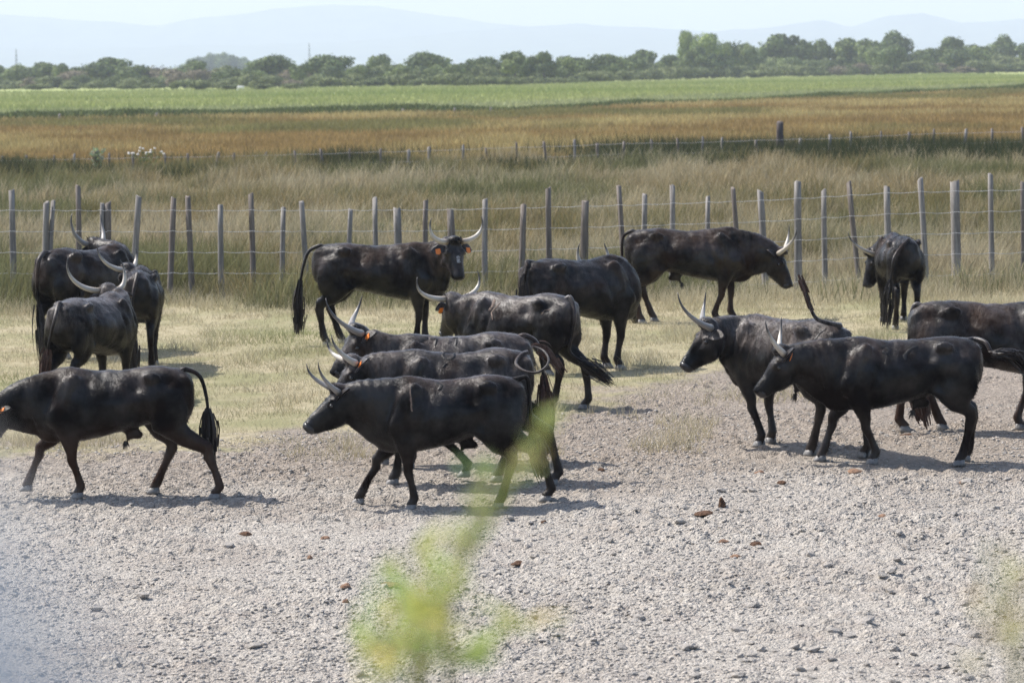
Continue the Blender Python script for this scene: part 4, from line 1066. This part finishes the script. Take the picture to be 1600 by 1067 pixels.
CATTLE = [
 dict(id='B4', c=(178, 779), yaw=181, s=0.96, L=0.98, bull=True, coat='rust_a', poll=(-9, 622, 0.0), muz=(-66, 692, 0), hornL=(-58, 588, 0.0), hornR=(-66, 585, 0.0),
      legs={'FL': 122, 'FR': (38, 0.05, 0.03), 'HL': 335, 'HR': 241}, tail=[(312, 588), (322, 618), (326, 655), (328, 697)], tuft0=0.72, earL=(0.6, -0.7, -0.2),
      label='young black bull walking with its head cut off by the frame and orange ear tag'),
 dict(id='B9', c=(701, 787), yaw=181, s=0.95, L=0.92, bull=True, coat='black_a', poll=(528, 602, 0.0), muz=(469, 667, 0), hornL=(497, 566, 0.0, 0.12, 0.0), hornR=(479, 568, -0.1, 0.12, 0.0), horn='horn_grey', hornw=0.72, tags=False,
      legs={'FL': 643, 'FR': (552, 0.0), 'HL': 779, 'HR': 853}, tail=[(824, 592), (828, 630), (831, 668), (838, 700), (846, 728)], earL=(0.5, -0.8, 0.25), tuft0=0.7,
      marks=[('brand_mark', 'brand', 0.014, [(641, 601), (643, 620), (645, 640), (655, 630), (647, 622)]), ('brand_mark', 'brand_pale', 0.010, [(641, 600), (642, 621), (644, 643)]), ('brand_mark', 'brand', 0.016, [(682, 598), (690, 603), (686, 609)])],
      label='small black bull walking in front of two others, pale brand patch on its ribs'),
 dict(id='B8', c=(713, 752), yaw=181, s=1.03, L=0.9, bull=False, coat='grey_b', poll=(551, 556, 0.0), muz=(508, 632, 0), hornL=(518, 523, 0.0, 0.14, 0.02), hornR=(511, 531, 0.1, 0.12, 0.0), horn='horn_pale',
      legs={'FL': 615, 'FR': (727, 0.04), 'HL': 864, 'HR': 777}, tail=[(812, 556, -.1), (806, 568, -.25), (818, 579, -.35), (838, 582, -.4), (853, 573, -.4), (857, 560, -.3), (848, 547, -.2), (833, 541, -.1), (852, 546, -.05), (868, 566, 0)],
      tuft='tuft_red', tuft0=0.82, spread=0.6, ntuft=70, tailw=0.62, earL=(0.5, -0.8, 0.1),
      marks=[('brand_mark', 'brand', 0.012, oval(701, 555, 9, 6)), ('brand_mark', 'brand', 0.008, [(692, 574), (696, 569), (699, 568)])],
      label='black cow with tail curled in a loop and ring brand, middle of three abreast'),
 dict(id='B7', c=(706, 723), yaw=180, s=1.06, L=0.95, bull=False, coat='grey_c', poll=(558, 508, 0.0), muz=(512, 588, 0), hornL=(509, 466, -0.1, 0.16, 0.05), hornR=(566, 462, 0.15, 0.2, 0.1), horn='horn_grey', hroll=-12,
      legs={'FL': 640, 'FR': 600, 'HL': 838, 'HR': 800}, tail=[(838, 535), (846, 560), (850, 600), (852, 640), (850, 690)], tuft='tuft_red', earL=(0.6, -0.7, 0.0),
      marks=[('brand_mark', 'brand', 0.028, [(655, 534), (661, 529), (668, 527)]), ('brand_mark', 'brand', 0.011, [(672, 529), (682, 530), (680, 540)]), ('brand_mark', 'brand', 0.011, [(707, 529), (714, 528), (712, 540)])],
      label='dusty black cow with numeral brands on its back, farthest of three abreast'),
 dict(id='B6', c=(809, 632), yaw=146, s=1.05, L=0.96, bull=False, coat='dusty_a', poll=(706, 459, -0.1), muz=(690, 520, 1), hornL=(652, 433, -0.1, 0.2, 0.05), hornR=(746, 423, 0.1, 0.2, 0.08), horn='horn_pale',
      legs={'HR': 913, 'HL': 862}, tail=[(898, 490), (894, 520), (890, 548), (905, 562), (925, 575), (943, 587)], earL=(0.95, -0.1, -0.2), tuft0=0.7, spread=1.3,
      marks=[('scar', 'brand_pale', 0.016, [(764, 486), (770, 478), (773, 468)]), ('scar', 'brand_pale', 0.008, [(770, 500), (768, 488), (782, 473)]), ('scar', 'brand_pale', 0.008, [(846, 492), (851, 485), (860, 484)])],
      label='dusty grey-black cow with pale scars on its flank and tail swung out behind'),
 dict(id='B5', c=(599, 541), yaw=-3, s=1.16, L=1.04, bull=False, coat='black_b', poll=(710, 371, -0.35), muz=(721, 434, -1), hornL=(752, 338, 0.0, 0.2, 0.06), hornR=(674, 341, 0.0, 0.2, 0.06), horn='horn_pale', nk=0.75,
      legs={'HR': 511, 'HL': 535, 'FR': 655, 'FL': 668}, tail=[(482, 394), (473, 420), (468, 455), (467, 485), (466, 506)], tuft0=0.58, earL=(0.95, 0.05, -0.25), earR=(0.95, 0.05, -0.25),
      marks=[('blaze', 'blaze', 0.022, [(716, 400), (716, 405), (717, 411)])],
      label='black cow standing side on and staring at the viewer, white spot on its face'),
 dict(id='B10', c=(911, 580), yaw=28, s=1.19, L=0.9, bull=False, coat='black_c', poll=(930, 408, 0.2), muz=(925, 476, 1), hornL=(906, 380, 0.0, 0.12, 0.05), hornR=(944, 380, 0.0, 0.12, 0.03), horn='horn_pale', tags=False,
      legs={}, tail=[(824, 418), (821, 440), (824, 465), (828, 495), (828, 520)], tailw=1.2, tuft0=0.35, spread=1.0,
      label='black cow grazing turned away, only horn tips showing over its back'),
 dict(id='B11', c=(1082, 500), yaw=-2, s=1.165, L=1.08, bull=True, coat='rust_b', poll=(1221, 389, 0.0), muz=(1240, 449, 0), hornL=(1233, 351, 0.1, 0.08, 0.02), hornR=(1245, 356, -0.1, 0.08, 0.02), horn='horn_pale', tags=False,
      legs={'HR': 1003, 'HL': 1022, 'FR': 1120, 'FL': 1145}, tail=[(973, 372), (972, 400), (976, 430), (983, 465), (996, 503)], tuft0=0.6, spread=1.2, earR=(0.5, -0.8, -0.1),
      label='brown-tinged black bull standing by the fence with head lowered, tail to the ground'),
 dict(id='B12', c=(1404, 506), yaw=92, s=1.09, L=1, bull=False, coat='black_d', poll=(1359, 391, -0.15), muz=(1346, 457, 0), hornL=(1325, 362, 0.0, 0.14, 0.04), hornR=(1372, 372, 0.3, 0.10, 0.02), horn='horn_pale', tags=False, fat=1.02,
      legs={}, tail=[(1398, 400, -.05), (1393, 430, -.05), (1388, 455, -.05), (1386, 475, 0), (1384, 496, 0)], tuft0=0.55, spread=1.4, ntuft=170, tailw=0.9,
      label='black cow seen from behind at the fence with its head turned sideways'),
 dict(id='B13', c=(1227, 702), yaw=127, s=1.08, L=1, bull=True, coat='dusty_b', poll=(1106, 500, -0.6), muz=(1060, 572, 0), hornL=(1059, 457, -0.1, 0.17, 0.06), hornR=(1103, 456, 0.2, 0.17, 0.07), horn='horn_grey', hroll=-8, tags=False,
      legs={'FL': 1187, 'FR': 1204, 'HL': 1266, 'HR': 1350}, tail=[(1294, 505), (1276, 498), (1267, 483), (1261, 465), (1254, 446)], tuft='tuft_red', tuft0=0.62, spread=0.1, ntuft=48, tailw=1.0, nk=0.9,
      marks=[('brand_mark', 'brand', 0.010, [(1272, 532), (1282, 520), (1291, 514)])],
      label='big dusty bull with wide grey horns and raised tail, standing behind a walking bull'),
 dict(id='B14', c=(1404, 722), yaw=181, s=1.01, L=1, bull=True, coat='black_e', poll=(1222, 542, 0.0), muz=(1178, 608, 0), hornL=(1196, 500, 0.0, 0.13, 0.02), hornR=(1221, 495, 0.1, 0.13, 0.02), horn='horn_pale',
      legs={'FL': 1364, 'FR': 1283, 'HL': 1499, 'HR': 1508}, tail=[(1540, 535, -.1), (1551, 552, -.15), (1570, 553, -.2), (1590, 559, -.2), (1612, 585, -.2)], tuft0=0.5, spread=0.8, earL=(0.5, -0.8, 0.25), earR=(0.5, -0.8, 0.1),
      marks=[('brand_mark', 'brand', 0.020, [(1376, 543), (1384, 541), (1390, 547), (1386, 553), (1379, 549)]), ('brand_mark', 'brand', 0.016, [(1434, 541), (1422, 546), (1413, 556), (1416, 562)])],
      label='glossy black bull walking past a bigger bull, dark brand blotches on its side'),
 dict(id='B15', c=(1553, 676), yaw=-3, s=1.11, L=1, bull=False, coat='brown_a', poll=(1690, 480, 0.0), muz=(1730, 560, 0), hornL=(1700, 440, 0.1), hornR=(1690, 440, -0.1), tags=False,
      legs={'HR': 1414, 'HL': 1472, 'FR': 1612, 'FL': 1594}, tail=[(1424, 492), (1421, 520), (1422, 560), (1430, 600), (1440, 640)], tuft='tuft_red', tuft0=0.8,
      label='brown-black cow half out of frame beside the bull with the swinging tail'),
 dict(id='B1', c=(144, 553), yaw=52, s=1.21, L=0.95, bull=False, coat='black_f', poll=(148, 374, 0.1), muz=(120, 420, 1), hornL=(113, 333, 0.0, 0.13, 0.08), hornR=(157, 335, 0.1, 0.1, 0.02), horn='horn_grey', tags=False,
      legs={}, tail=[(60, 410), (58, 450), (62, 490), (68, 530), (70, 572)], tailw=1.15, tuft0=0.6,
      label='black cow nearest the fence in the left trio, facing away with dark upright horns'),
 dict(id='B2', c=(222, 574), yaw=95, s=1.08, L=1, bull=False, coat='black_g', poll=(199, 414, -0.2), muz=(175, 470, 1), hornL=(152, 379, -0.1, 0.22, 0.06), hornR=(212, 388, 0.0, 0.10, 0.05), horn='horn_pale',
      legs={}, tail=[(208, 460), (206, 500), (206, 530), (208, 570)], earL=(0.95, -0.1, -0.2),
      label='black cow between two others of the left trio, short right horn and orange ear tag'),
 dict(id='B3', c=(150, 634), yaw=68, s=1.05, L=1, bull=False, coat='dusty_c', poll=(169, 446, -0.2), muz=(160, 500, 1), hornL=(107, 400, -0.1, 0.24, 0.08), hornR=(188, 406, 0.0, 0.14, 0.07), horn='horn_pale', fat=1.08,
      legs={}, tail=[(86, 497), (79, 525), (74, 548), (70, 578)], tuft='tuft_red', tuft0=0.8, spread=0.5, earL=(0.95, -0.1, -0.2),
      label='round-rumped cow seen from behind with wide curved pale horns'),
]
for sp in CATTLE:
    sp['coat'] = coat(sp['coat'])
    o = cow(sp)
    tag(o, sp['label'], 'bull' if sp.get('bull') else 'cow', 'herd of black cattle in the yard')
# ------------------------------------------------------------------ clods, stones, dung
def clod_mesh(name, seed, sub=1):
    bm = bmesh.new(); bmesh.ops.create_icosphere(bm, subdivisions=sub, radius=1.0); r2 = random.Random(seed)
    for v in bm.verts: v.co *= r2.uniform(0.7, 1.2); v.co.z *= 0.6
    me = bpy.data.meshes.new(name); bm.to_mesh(me); bm.free(); me.materials.append(M['clod'])
    return me
STONES = [clod_mesh('stone', i, 2 if i < 4 else 1) for i in range(8)]
nst = 300; i = 0; r_ = random.Random(99)
CLUMPS = [(1170, 745), (1182, 760), (1545, 810), (1560, 800), (1315, 895), (1440, 870), (1210, 1020), (1230, 1040), (1410, 1010), (1480, 1025), (1165, 1000), (1010, 1020), (1240, 1055), (1590, 835), (1470, 840), (1380, 905)]
while i < nst:
    if i < 60: cx, cy = r_.choice(CLUMPS); px, py = cx + r_.gauss(0, 26), cy + r_.gauss(0, 12)
    else: px, py = r_.uniform(-20, 1620), 740 + 330 * r_.random() ** 0.8
    if py > 1090 or py < 735: continue
    p = ground_at(px, py)
    if p.y > float(soil_edge(p.x)) - 0.5: continue
    dens = float(fbm(np.array([p.x * 0.7]), np.array([p.y * 0.5]), 5, 3)[0])
    if i >= 60 and r_.random() > 0.25 + 0.9 * (px / 1600) * dens * 1.6: continue
    sz = (0.020 + 0.032 * r_.random() ** 2.2) * (1.15 if i < 60 else 1)
    o = mesh_obj('stone', r_.choice(STONES), ground); o.location = (p.x, p.y, float(gz(p.x, p.y)[0]) + sz * 0.2)
    o.scale = (sz * r_.uniform(0.8, 1.4), sz * r_.uniform(0.8, 1.2), sz * r_.uniform(0.7, 1.1)); o.rotation_euler = (r_.uniform(-.4, .4), r_.uniform(-.4, .4), r_.uniform(0, 6.28))
    i += 1
# the crumbs, uncountable
n = 48000
yy = 16.6 + 14.5 * rng.random(n) ** 1.35; xx = rng.uniform(-1, 1, n) * yy * 0.19
dens = fbm(xx * 0.8, yy * 0.6, 5, 4); keep = (rng.random(n) < np.clip((dens - 0.30) * 4, 0.12, 1)) & (yy < soil_edge(xx) + 0.4)
xx, yy = xx[keep], yy[keep]; n = len(xx)
base = []
for sd in range(6):
    bm = bmesh.new(); bmesh.ops.create_icosphere(bm, subdivisions=1, radius=1.0); r2 = random.Random(sd + 40)
    for v in bm.verts: v.co *= r2.uniform(0.6, 1.3); v.co.z *= 0.6
    bv = np.array([tuple(v.co) for v in bm.verts]); bf = np.array([[v.index for v in f_.verts] for f_ in bm.faces]); bm.free()
    keepf = np.array([bv[f_].mean(0)[2] > -0.45 for f_ in bf]); base.append((bv, bf[keepf]))
sz = (0.006 + 0.017 * rng.random(n) ** 2.8); kk = rng.integers(0, 6, n); an = rng.uniform(0, 6.28, n); zz = gz(xx, yy)
Vs, Fs, Cs, off = [], [], [], 0
for sd in range(6):
    m = np.where(kk == sd)[0]; bv, bf = base[sd]
    ca, sa = np.cos(an[m])[:, None], np.sin(an[m])[:, None]; st = sz[m][:, None] * rng.uniform(0.8, 1.3, (len(m), 1))
    V = np.stack([(bv[None, :, 0] * ca - bv[None, :, 1] * sa) * st + xx[m][:, None], (bv[None, :, 0] * sa + bv[None, :, 1] * ca) * st + yy[m][:, None], bv[None, :, 2] * sz[m][:, None] * 0.8 + zz[m][:, None] + sz[m][:, None] * 0.2], -1)
    Vs.append(V.reshape(-1, 3)); Fs.append((bf[None] + (np.arange(len(m)) * len(bv))[:, None, None] + off).reshape(-1, 3)); off += len(m) * len(bv)
gr = mesh_obj('gravel', fast_mesh('gravel', np.concatenate(Vs), np.concatenate(Fs), mat=M['clod']), ground); gr['kind'] = 'stuff'

DUNG = [(1100, 806, 24, 0), (1127, 797, 9, 2), (1183, 853, 17, 0), (1150, 873, 12, 1), (1375, 809, 14, 1), (1222, 758, 13, 0), (1335, 743, 20, 1), (1506, 757, 13, 1), (810, 879, 18, 0), (606, 921, 26, 1), (538, 920, 12, 1), (540, 946, 8, 1), (384, 834, 17, 0), (483, 866, 7, 1), (507, 838, 11, 1), (1185, 744, 11, 1), (850, 812, 7, 0), (1416, 686, 13, 0), (940, 738, 9, 0), (1130, 848, 12, 1)]
for i, (px, py, wpx, kd) in enumerate(DUNG):
    p = ground_at(px, py); rad = wpx / F * p.y * 0.5 * 1.45; mb = MB(); r2 = random.Random(i)
    for k in range(4 if kd != 2 else 3):
        a = r2.uniform(0, 6.28); rr = rad * r2.uniform(0.2, 0.55) if k else 0
        hgt = (0.022 if kd != 2 else 0.075) * r2.uniform(0.6, 1.2); rings = []
        cx, cy = rr * math.cos(a), rr * math.sin(a)
        for q, hz in ((0.75, -0.02), (0.62, 0.45), (0.40, 0.85), (0.10, 1.0)):
            rings.append([Vector((cx + rad * q * r2.uniform(0.8, 1.15) * math.cos(2 * math.pi * j / 9), cy + rad * q * r2.uniform(0.8, 1.15) * math.sin(2 * math.pi * j / 9), hz * hgt)) for j in range(9)])
        mb.loft(rings)
    o = mb.build('dung_pat', M['dung' if kd != 1 else 'dung_pale'], None, False); o.location = (p.x, p.y, float(gz(p.x, p.y)[0]) + 0.004)
    lab = {0: 'dark brown crumbled dung pat on the pale soil', 1: 'bleached tan dung pat flattened on the pale soil', 2: 'upright dark dung lump beside a crumbled pat'}[kd]
    tag(o, lab, 'dung', {0: 'dark dung pats on the soil', 1: 'bleached dung pats on the soil', 2: None}[kd])

# ------------------------------------------------------------------ white animal far out in the field
wp = ground_at(376, 145)
o = cow(dict(name='grazing_animal', c=(376, 143), yaw=180, s=0.8, coat=M['white'], hoofmat=M['white'], plain=True, poll=(371, 140.5, 0), muz=(369, 143, 0), voxel=0.04, legs={}))
tag(o, 'small white grazing animal far out on the green field', 'animal')

# ------------------------------------------------------------------ tall plants near the far fence
def weed(name, loc, hgt, stems, leafcol, flower, label, cat, spread=0.25, nleaf=24, lsize=0.05, fsize=0.05, seed=1, group=None):
    r2 = random.Random(seed); root = empty(name, loc); sm = MB(); lv, lf, lc = [], [], []
    fl = []
    for s_ in range(stems):
        a = r2.uniform(0, 6.28); tip = Vector((spread * math.cos(a) * r2.uniform(0.4, 1), spread * math.sin(a) * r2.uniform(0.4, 1), hgt * r2.uniform(0.75, 1)))
        path = [Vector((0, 0, 0)), tip * 0.5 + Vector((0, 0, hgt * 0.08)), tip]; path = catmull(path, 5)
        sm.tube(path, [0.008 * (1 - 0.7 * i / (len(path) - 1)) for i in range(len(path))], 5)
        for k in range(nleaf):
            q = path[int(r2.uniform(0.2, 1) * (len(path) - 1))]; d = Vector((r2.uniform(-1, 1), r2.uniform(-1, 1), r2.uniform(-0.1, 0.9))).normalized()
            w_ = d.cross(Vector((r2.uniform(-1, 1), r2.uniform(-1, 1), r2.uniform(-1, 1)))).normalized(); L_ = lsize * r2.uniform(0.6, 1.4)
            b = len(lv); lv += [q, q + d * L_ * 0.5 + w_ * L_ * 0.22, q + d * L_, q + d * L_ * 0.5 - w_ * L_ * 0.22]; lf.append((b, b + 1, b + 2, b + 3))
            cc = [c * r2.uniform(0.75, 1.25) for c in leafcol]; lc += [cc] * 4
        fl.append(tip)
    sm.build('stem', M['stem'], root); mesh_obj('foliage', fast_mesh('foliage', np.array([tuple(v) for v in lv]), np.array(lf), np.array(lc), mat=M['grass']), root)
    if flower:
        for t_ in fl:
            fb = MB(); fb.ball(t_, (fsize, fsize, fsize * 0.6), None, 8, 5); fb.build('flower_head', M['white'], root)
    return tag(root, label, cat, group)
p = at(232, 262, 104.5); weed('flowering_weed', (p.x, 104.5, 0), 1.0, 16, (0.12, 0.14, 0.06), True, 'clump of white flower heads at the far fence', 'plant', 0.75, 20, 0.10, 0.05, 3)
p = at(152, 260, 104.5); weed('pale_weed', (p.x, 104.5, 0), 1.05, 9, (0.30, 0.34, 0.22), False, 'pale green upright weed at the far fence', 'plant', 0.28, 40, 0.13, 0.05, 4)

# ------------------------------------------------------------------ plants and post on the bank right in front of the viewer
def spray(name, axes, nl, lsize, label, seed, cols):
    """axes: list of (list of (px,py) , Y, thickness px, density weight)"""
    r2 = random.Random(seed); first = axes[0]; b0 = at(first[0][0][0], 1067, first[1]); gzv = float(gz(b0.x + first[4], first[1])[0])
    root = empty(name, (b0.x + first[4], first[1], gzv)); sm = MB(); lv, lf, lc = [], [], []
    o0 = Vector((b0.x + first[4], first[1], gzv))
    for px, Y, thick, wt, bx in axes:
        world_pts = [at(x, y, Y) - o0 for x, y in px]
        start = Vector((0, 0, -0.03)) if px is first[0] or True else None
        path = catmull([start, start.lerp(world_pts[0], 0.55) + Vector((0.0, 0, 0.05))] + world_pts, 6); n0 = 12
        sm.tube(path, [0.0048 * (1 - 0.7 * i / (len(path) - 1)) for i in range(len(path))], 6)
        rad = thick / F * Y
        for k in range(int(nl * wt)):
            i = n0 + int(r2.random() * (len(path) - n0 - 1)); q = path[i].lerp(path[i + 1], r2.random())
            d = Vector((r2.gauss(0, 1), r2.gauss(0, 1), r2.uniform(0.0, 1.4))).normalized()
            L_ = min(lsize, rad * 3.2) * r2.uniform(0.45, 1.1); w_ = d.cross(Vector((r2.uniform(-1, 1), r2.uniform(-1, 1), r2.uniform(-1, 1)))).normalized() * L_ * 0.15
            q = q + Vector((r2.gauss(0, 1), r2.gauss(0, 1), r2.gauss(0, 1))) * rad * 0.55
            b = len(lv); lv += [q, q + d * L_ * 0.5 + w_, q + d * L_, q + d * L_ * 0.5 - w_]; lf.append((b, b + 1, b + 2, b + 3))
            t = r2.random(); cc = [(a * (1 - t) + b_ * t) * r2.uniform(0.8, 1.2) for a, b_ in zip(*cols)]; lc += [cc] * 4
        # bank part of the stem carries leaves as well
        for k in range(60):
            i = int(r2.random() * n0); q = path[i]; d = Vector((r2.gauss(0, 1), r2.gauss(0, 1), r2.uniform(0, 1.2))).normalized(); L_ = 0.05 * r2.uniform(0.6, 1.3)
            w_ = d.cross(Vector((r2.uniform(-1, 1), r2.uniform(-1, 1), 0.3))).normalized() * L_ * 0.14
            b = len(lv); lv += [q, q + d * L_ * 0.5 + w_, q + d * L_, q + d * L_ * 0.5 - w_]; lf.append((b, b + 1, b + 2, b + 3)); lc += [list(cols[0])] * 4
    sm.build('stem', M['stem'], root); mesh_obj('foliage', fast_mesh('foliage', np.array([tuple(v) for v in lv]), np.array(lf), np.array(lc), mat=M['grass']), root)
    return tag(root, label, 'plant')
WC = ((0.38, 0.46, 0.15), (0.58, 0.58, 0.22))
spray('tall_weed', [([(655, 1060), (690, 960), (735, 860), (790, 770), (835, 700), (858, 645)], 2.5, 10, 3.0, 0.04), ([(650, 1060), (655, 990), (668, 930), (672, 895)], 2.45, 60, 1.7, 0.04), ([(600, 1070), (615, 1030), (640, 960)], 2.5, 66, 1.3, 0.04), ([(660, 1060), (720, 1020), (790, 990), (835, 965)], 2.6, 26, 0.3, 0.04), ([(700, 940), (735, 840), (750, 770), (745, 730)], 2.5, 14, 0.6, 0.04)],
      50, 0.038, 'out of focus green weed rising on the bank before the yard', 8, WC)
spray('dry_weed', [([(1590, 1060), (1575, 990), (1570, 940), (1585, 900)], 2.3, 46, 0.6, 0.10)], 90, 0.03, 'faint blurred yellowish weed rising on the bank at the yard side', 9, ((0.34, 0.32, 0.14), (0.42, 0.36, 0.20)))
# weathered post the viewer stands behind
pm = MB(); Yp = 0.30; bx = at(-225, 900, Yp).x; gzv = float(gz(bx, Yp)[0]); topz = at(-150, 800, Yp).z - gzv
rings = []
for q in range(7):
    t = q / 6; rings.append([Vector((0.026 * math.cos(a) * r_.uniform(.93, 1.07) - 0.0 * t, 0.026 * math.sin(a), -0.25 + (topz + 0.25) * t + (0.03 * math.cos(a + 3.3) if q == 6 else 0))) for a in [2 * math.pi * i / 12 for i in range(12)]])
pm.loft(rings); o = pm.build('rail_post', M['wood_pale']); o.location = (bx, Yp, gzv)
tag(o, 'blurred grey weathered post close beside the viewer on the bank', 'post')
# ------------------------------------------------------------------ haze
hz = MB(); hz.box((-5000, -150, -2.0), (5000, 14000, 420))
hw_ = bpy.data.materials.new('haze_air'); hw_.use_nodes = True; nt = hw_.node_tree; nt.nodes.clear()
out = nt.nodes.new('ShaderNodeOutputMaterial'); pv = nt.nodes.new('ShaderNodeVolumePrincipled')
pv.inputs['Color'].default_value = (0.77, 0.845, 0.965, 1); pv.inputs['Density'].default_value = 0.00018; pv.inputs['Anisotropy'].default_value = 0.0
nt.links.new(pv.outputs[0], out.inputs['Volume'])
o = hz.build('haze', hw_, None, False); tag(o, 'pale summer haze hanging over the plain', kind='stuff')
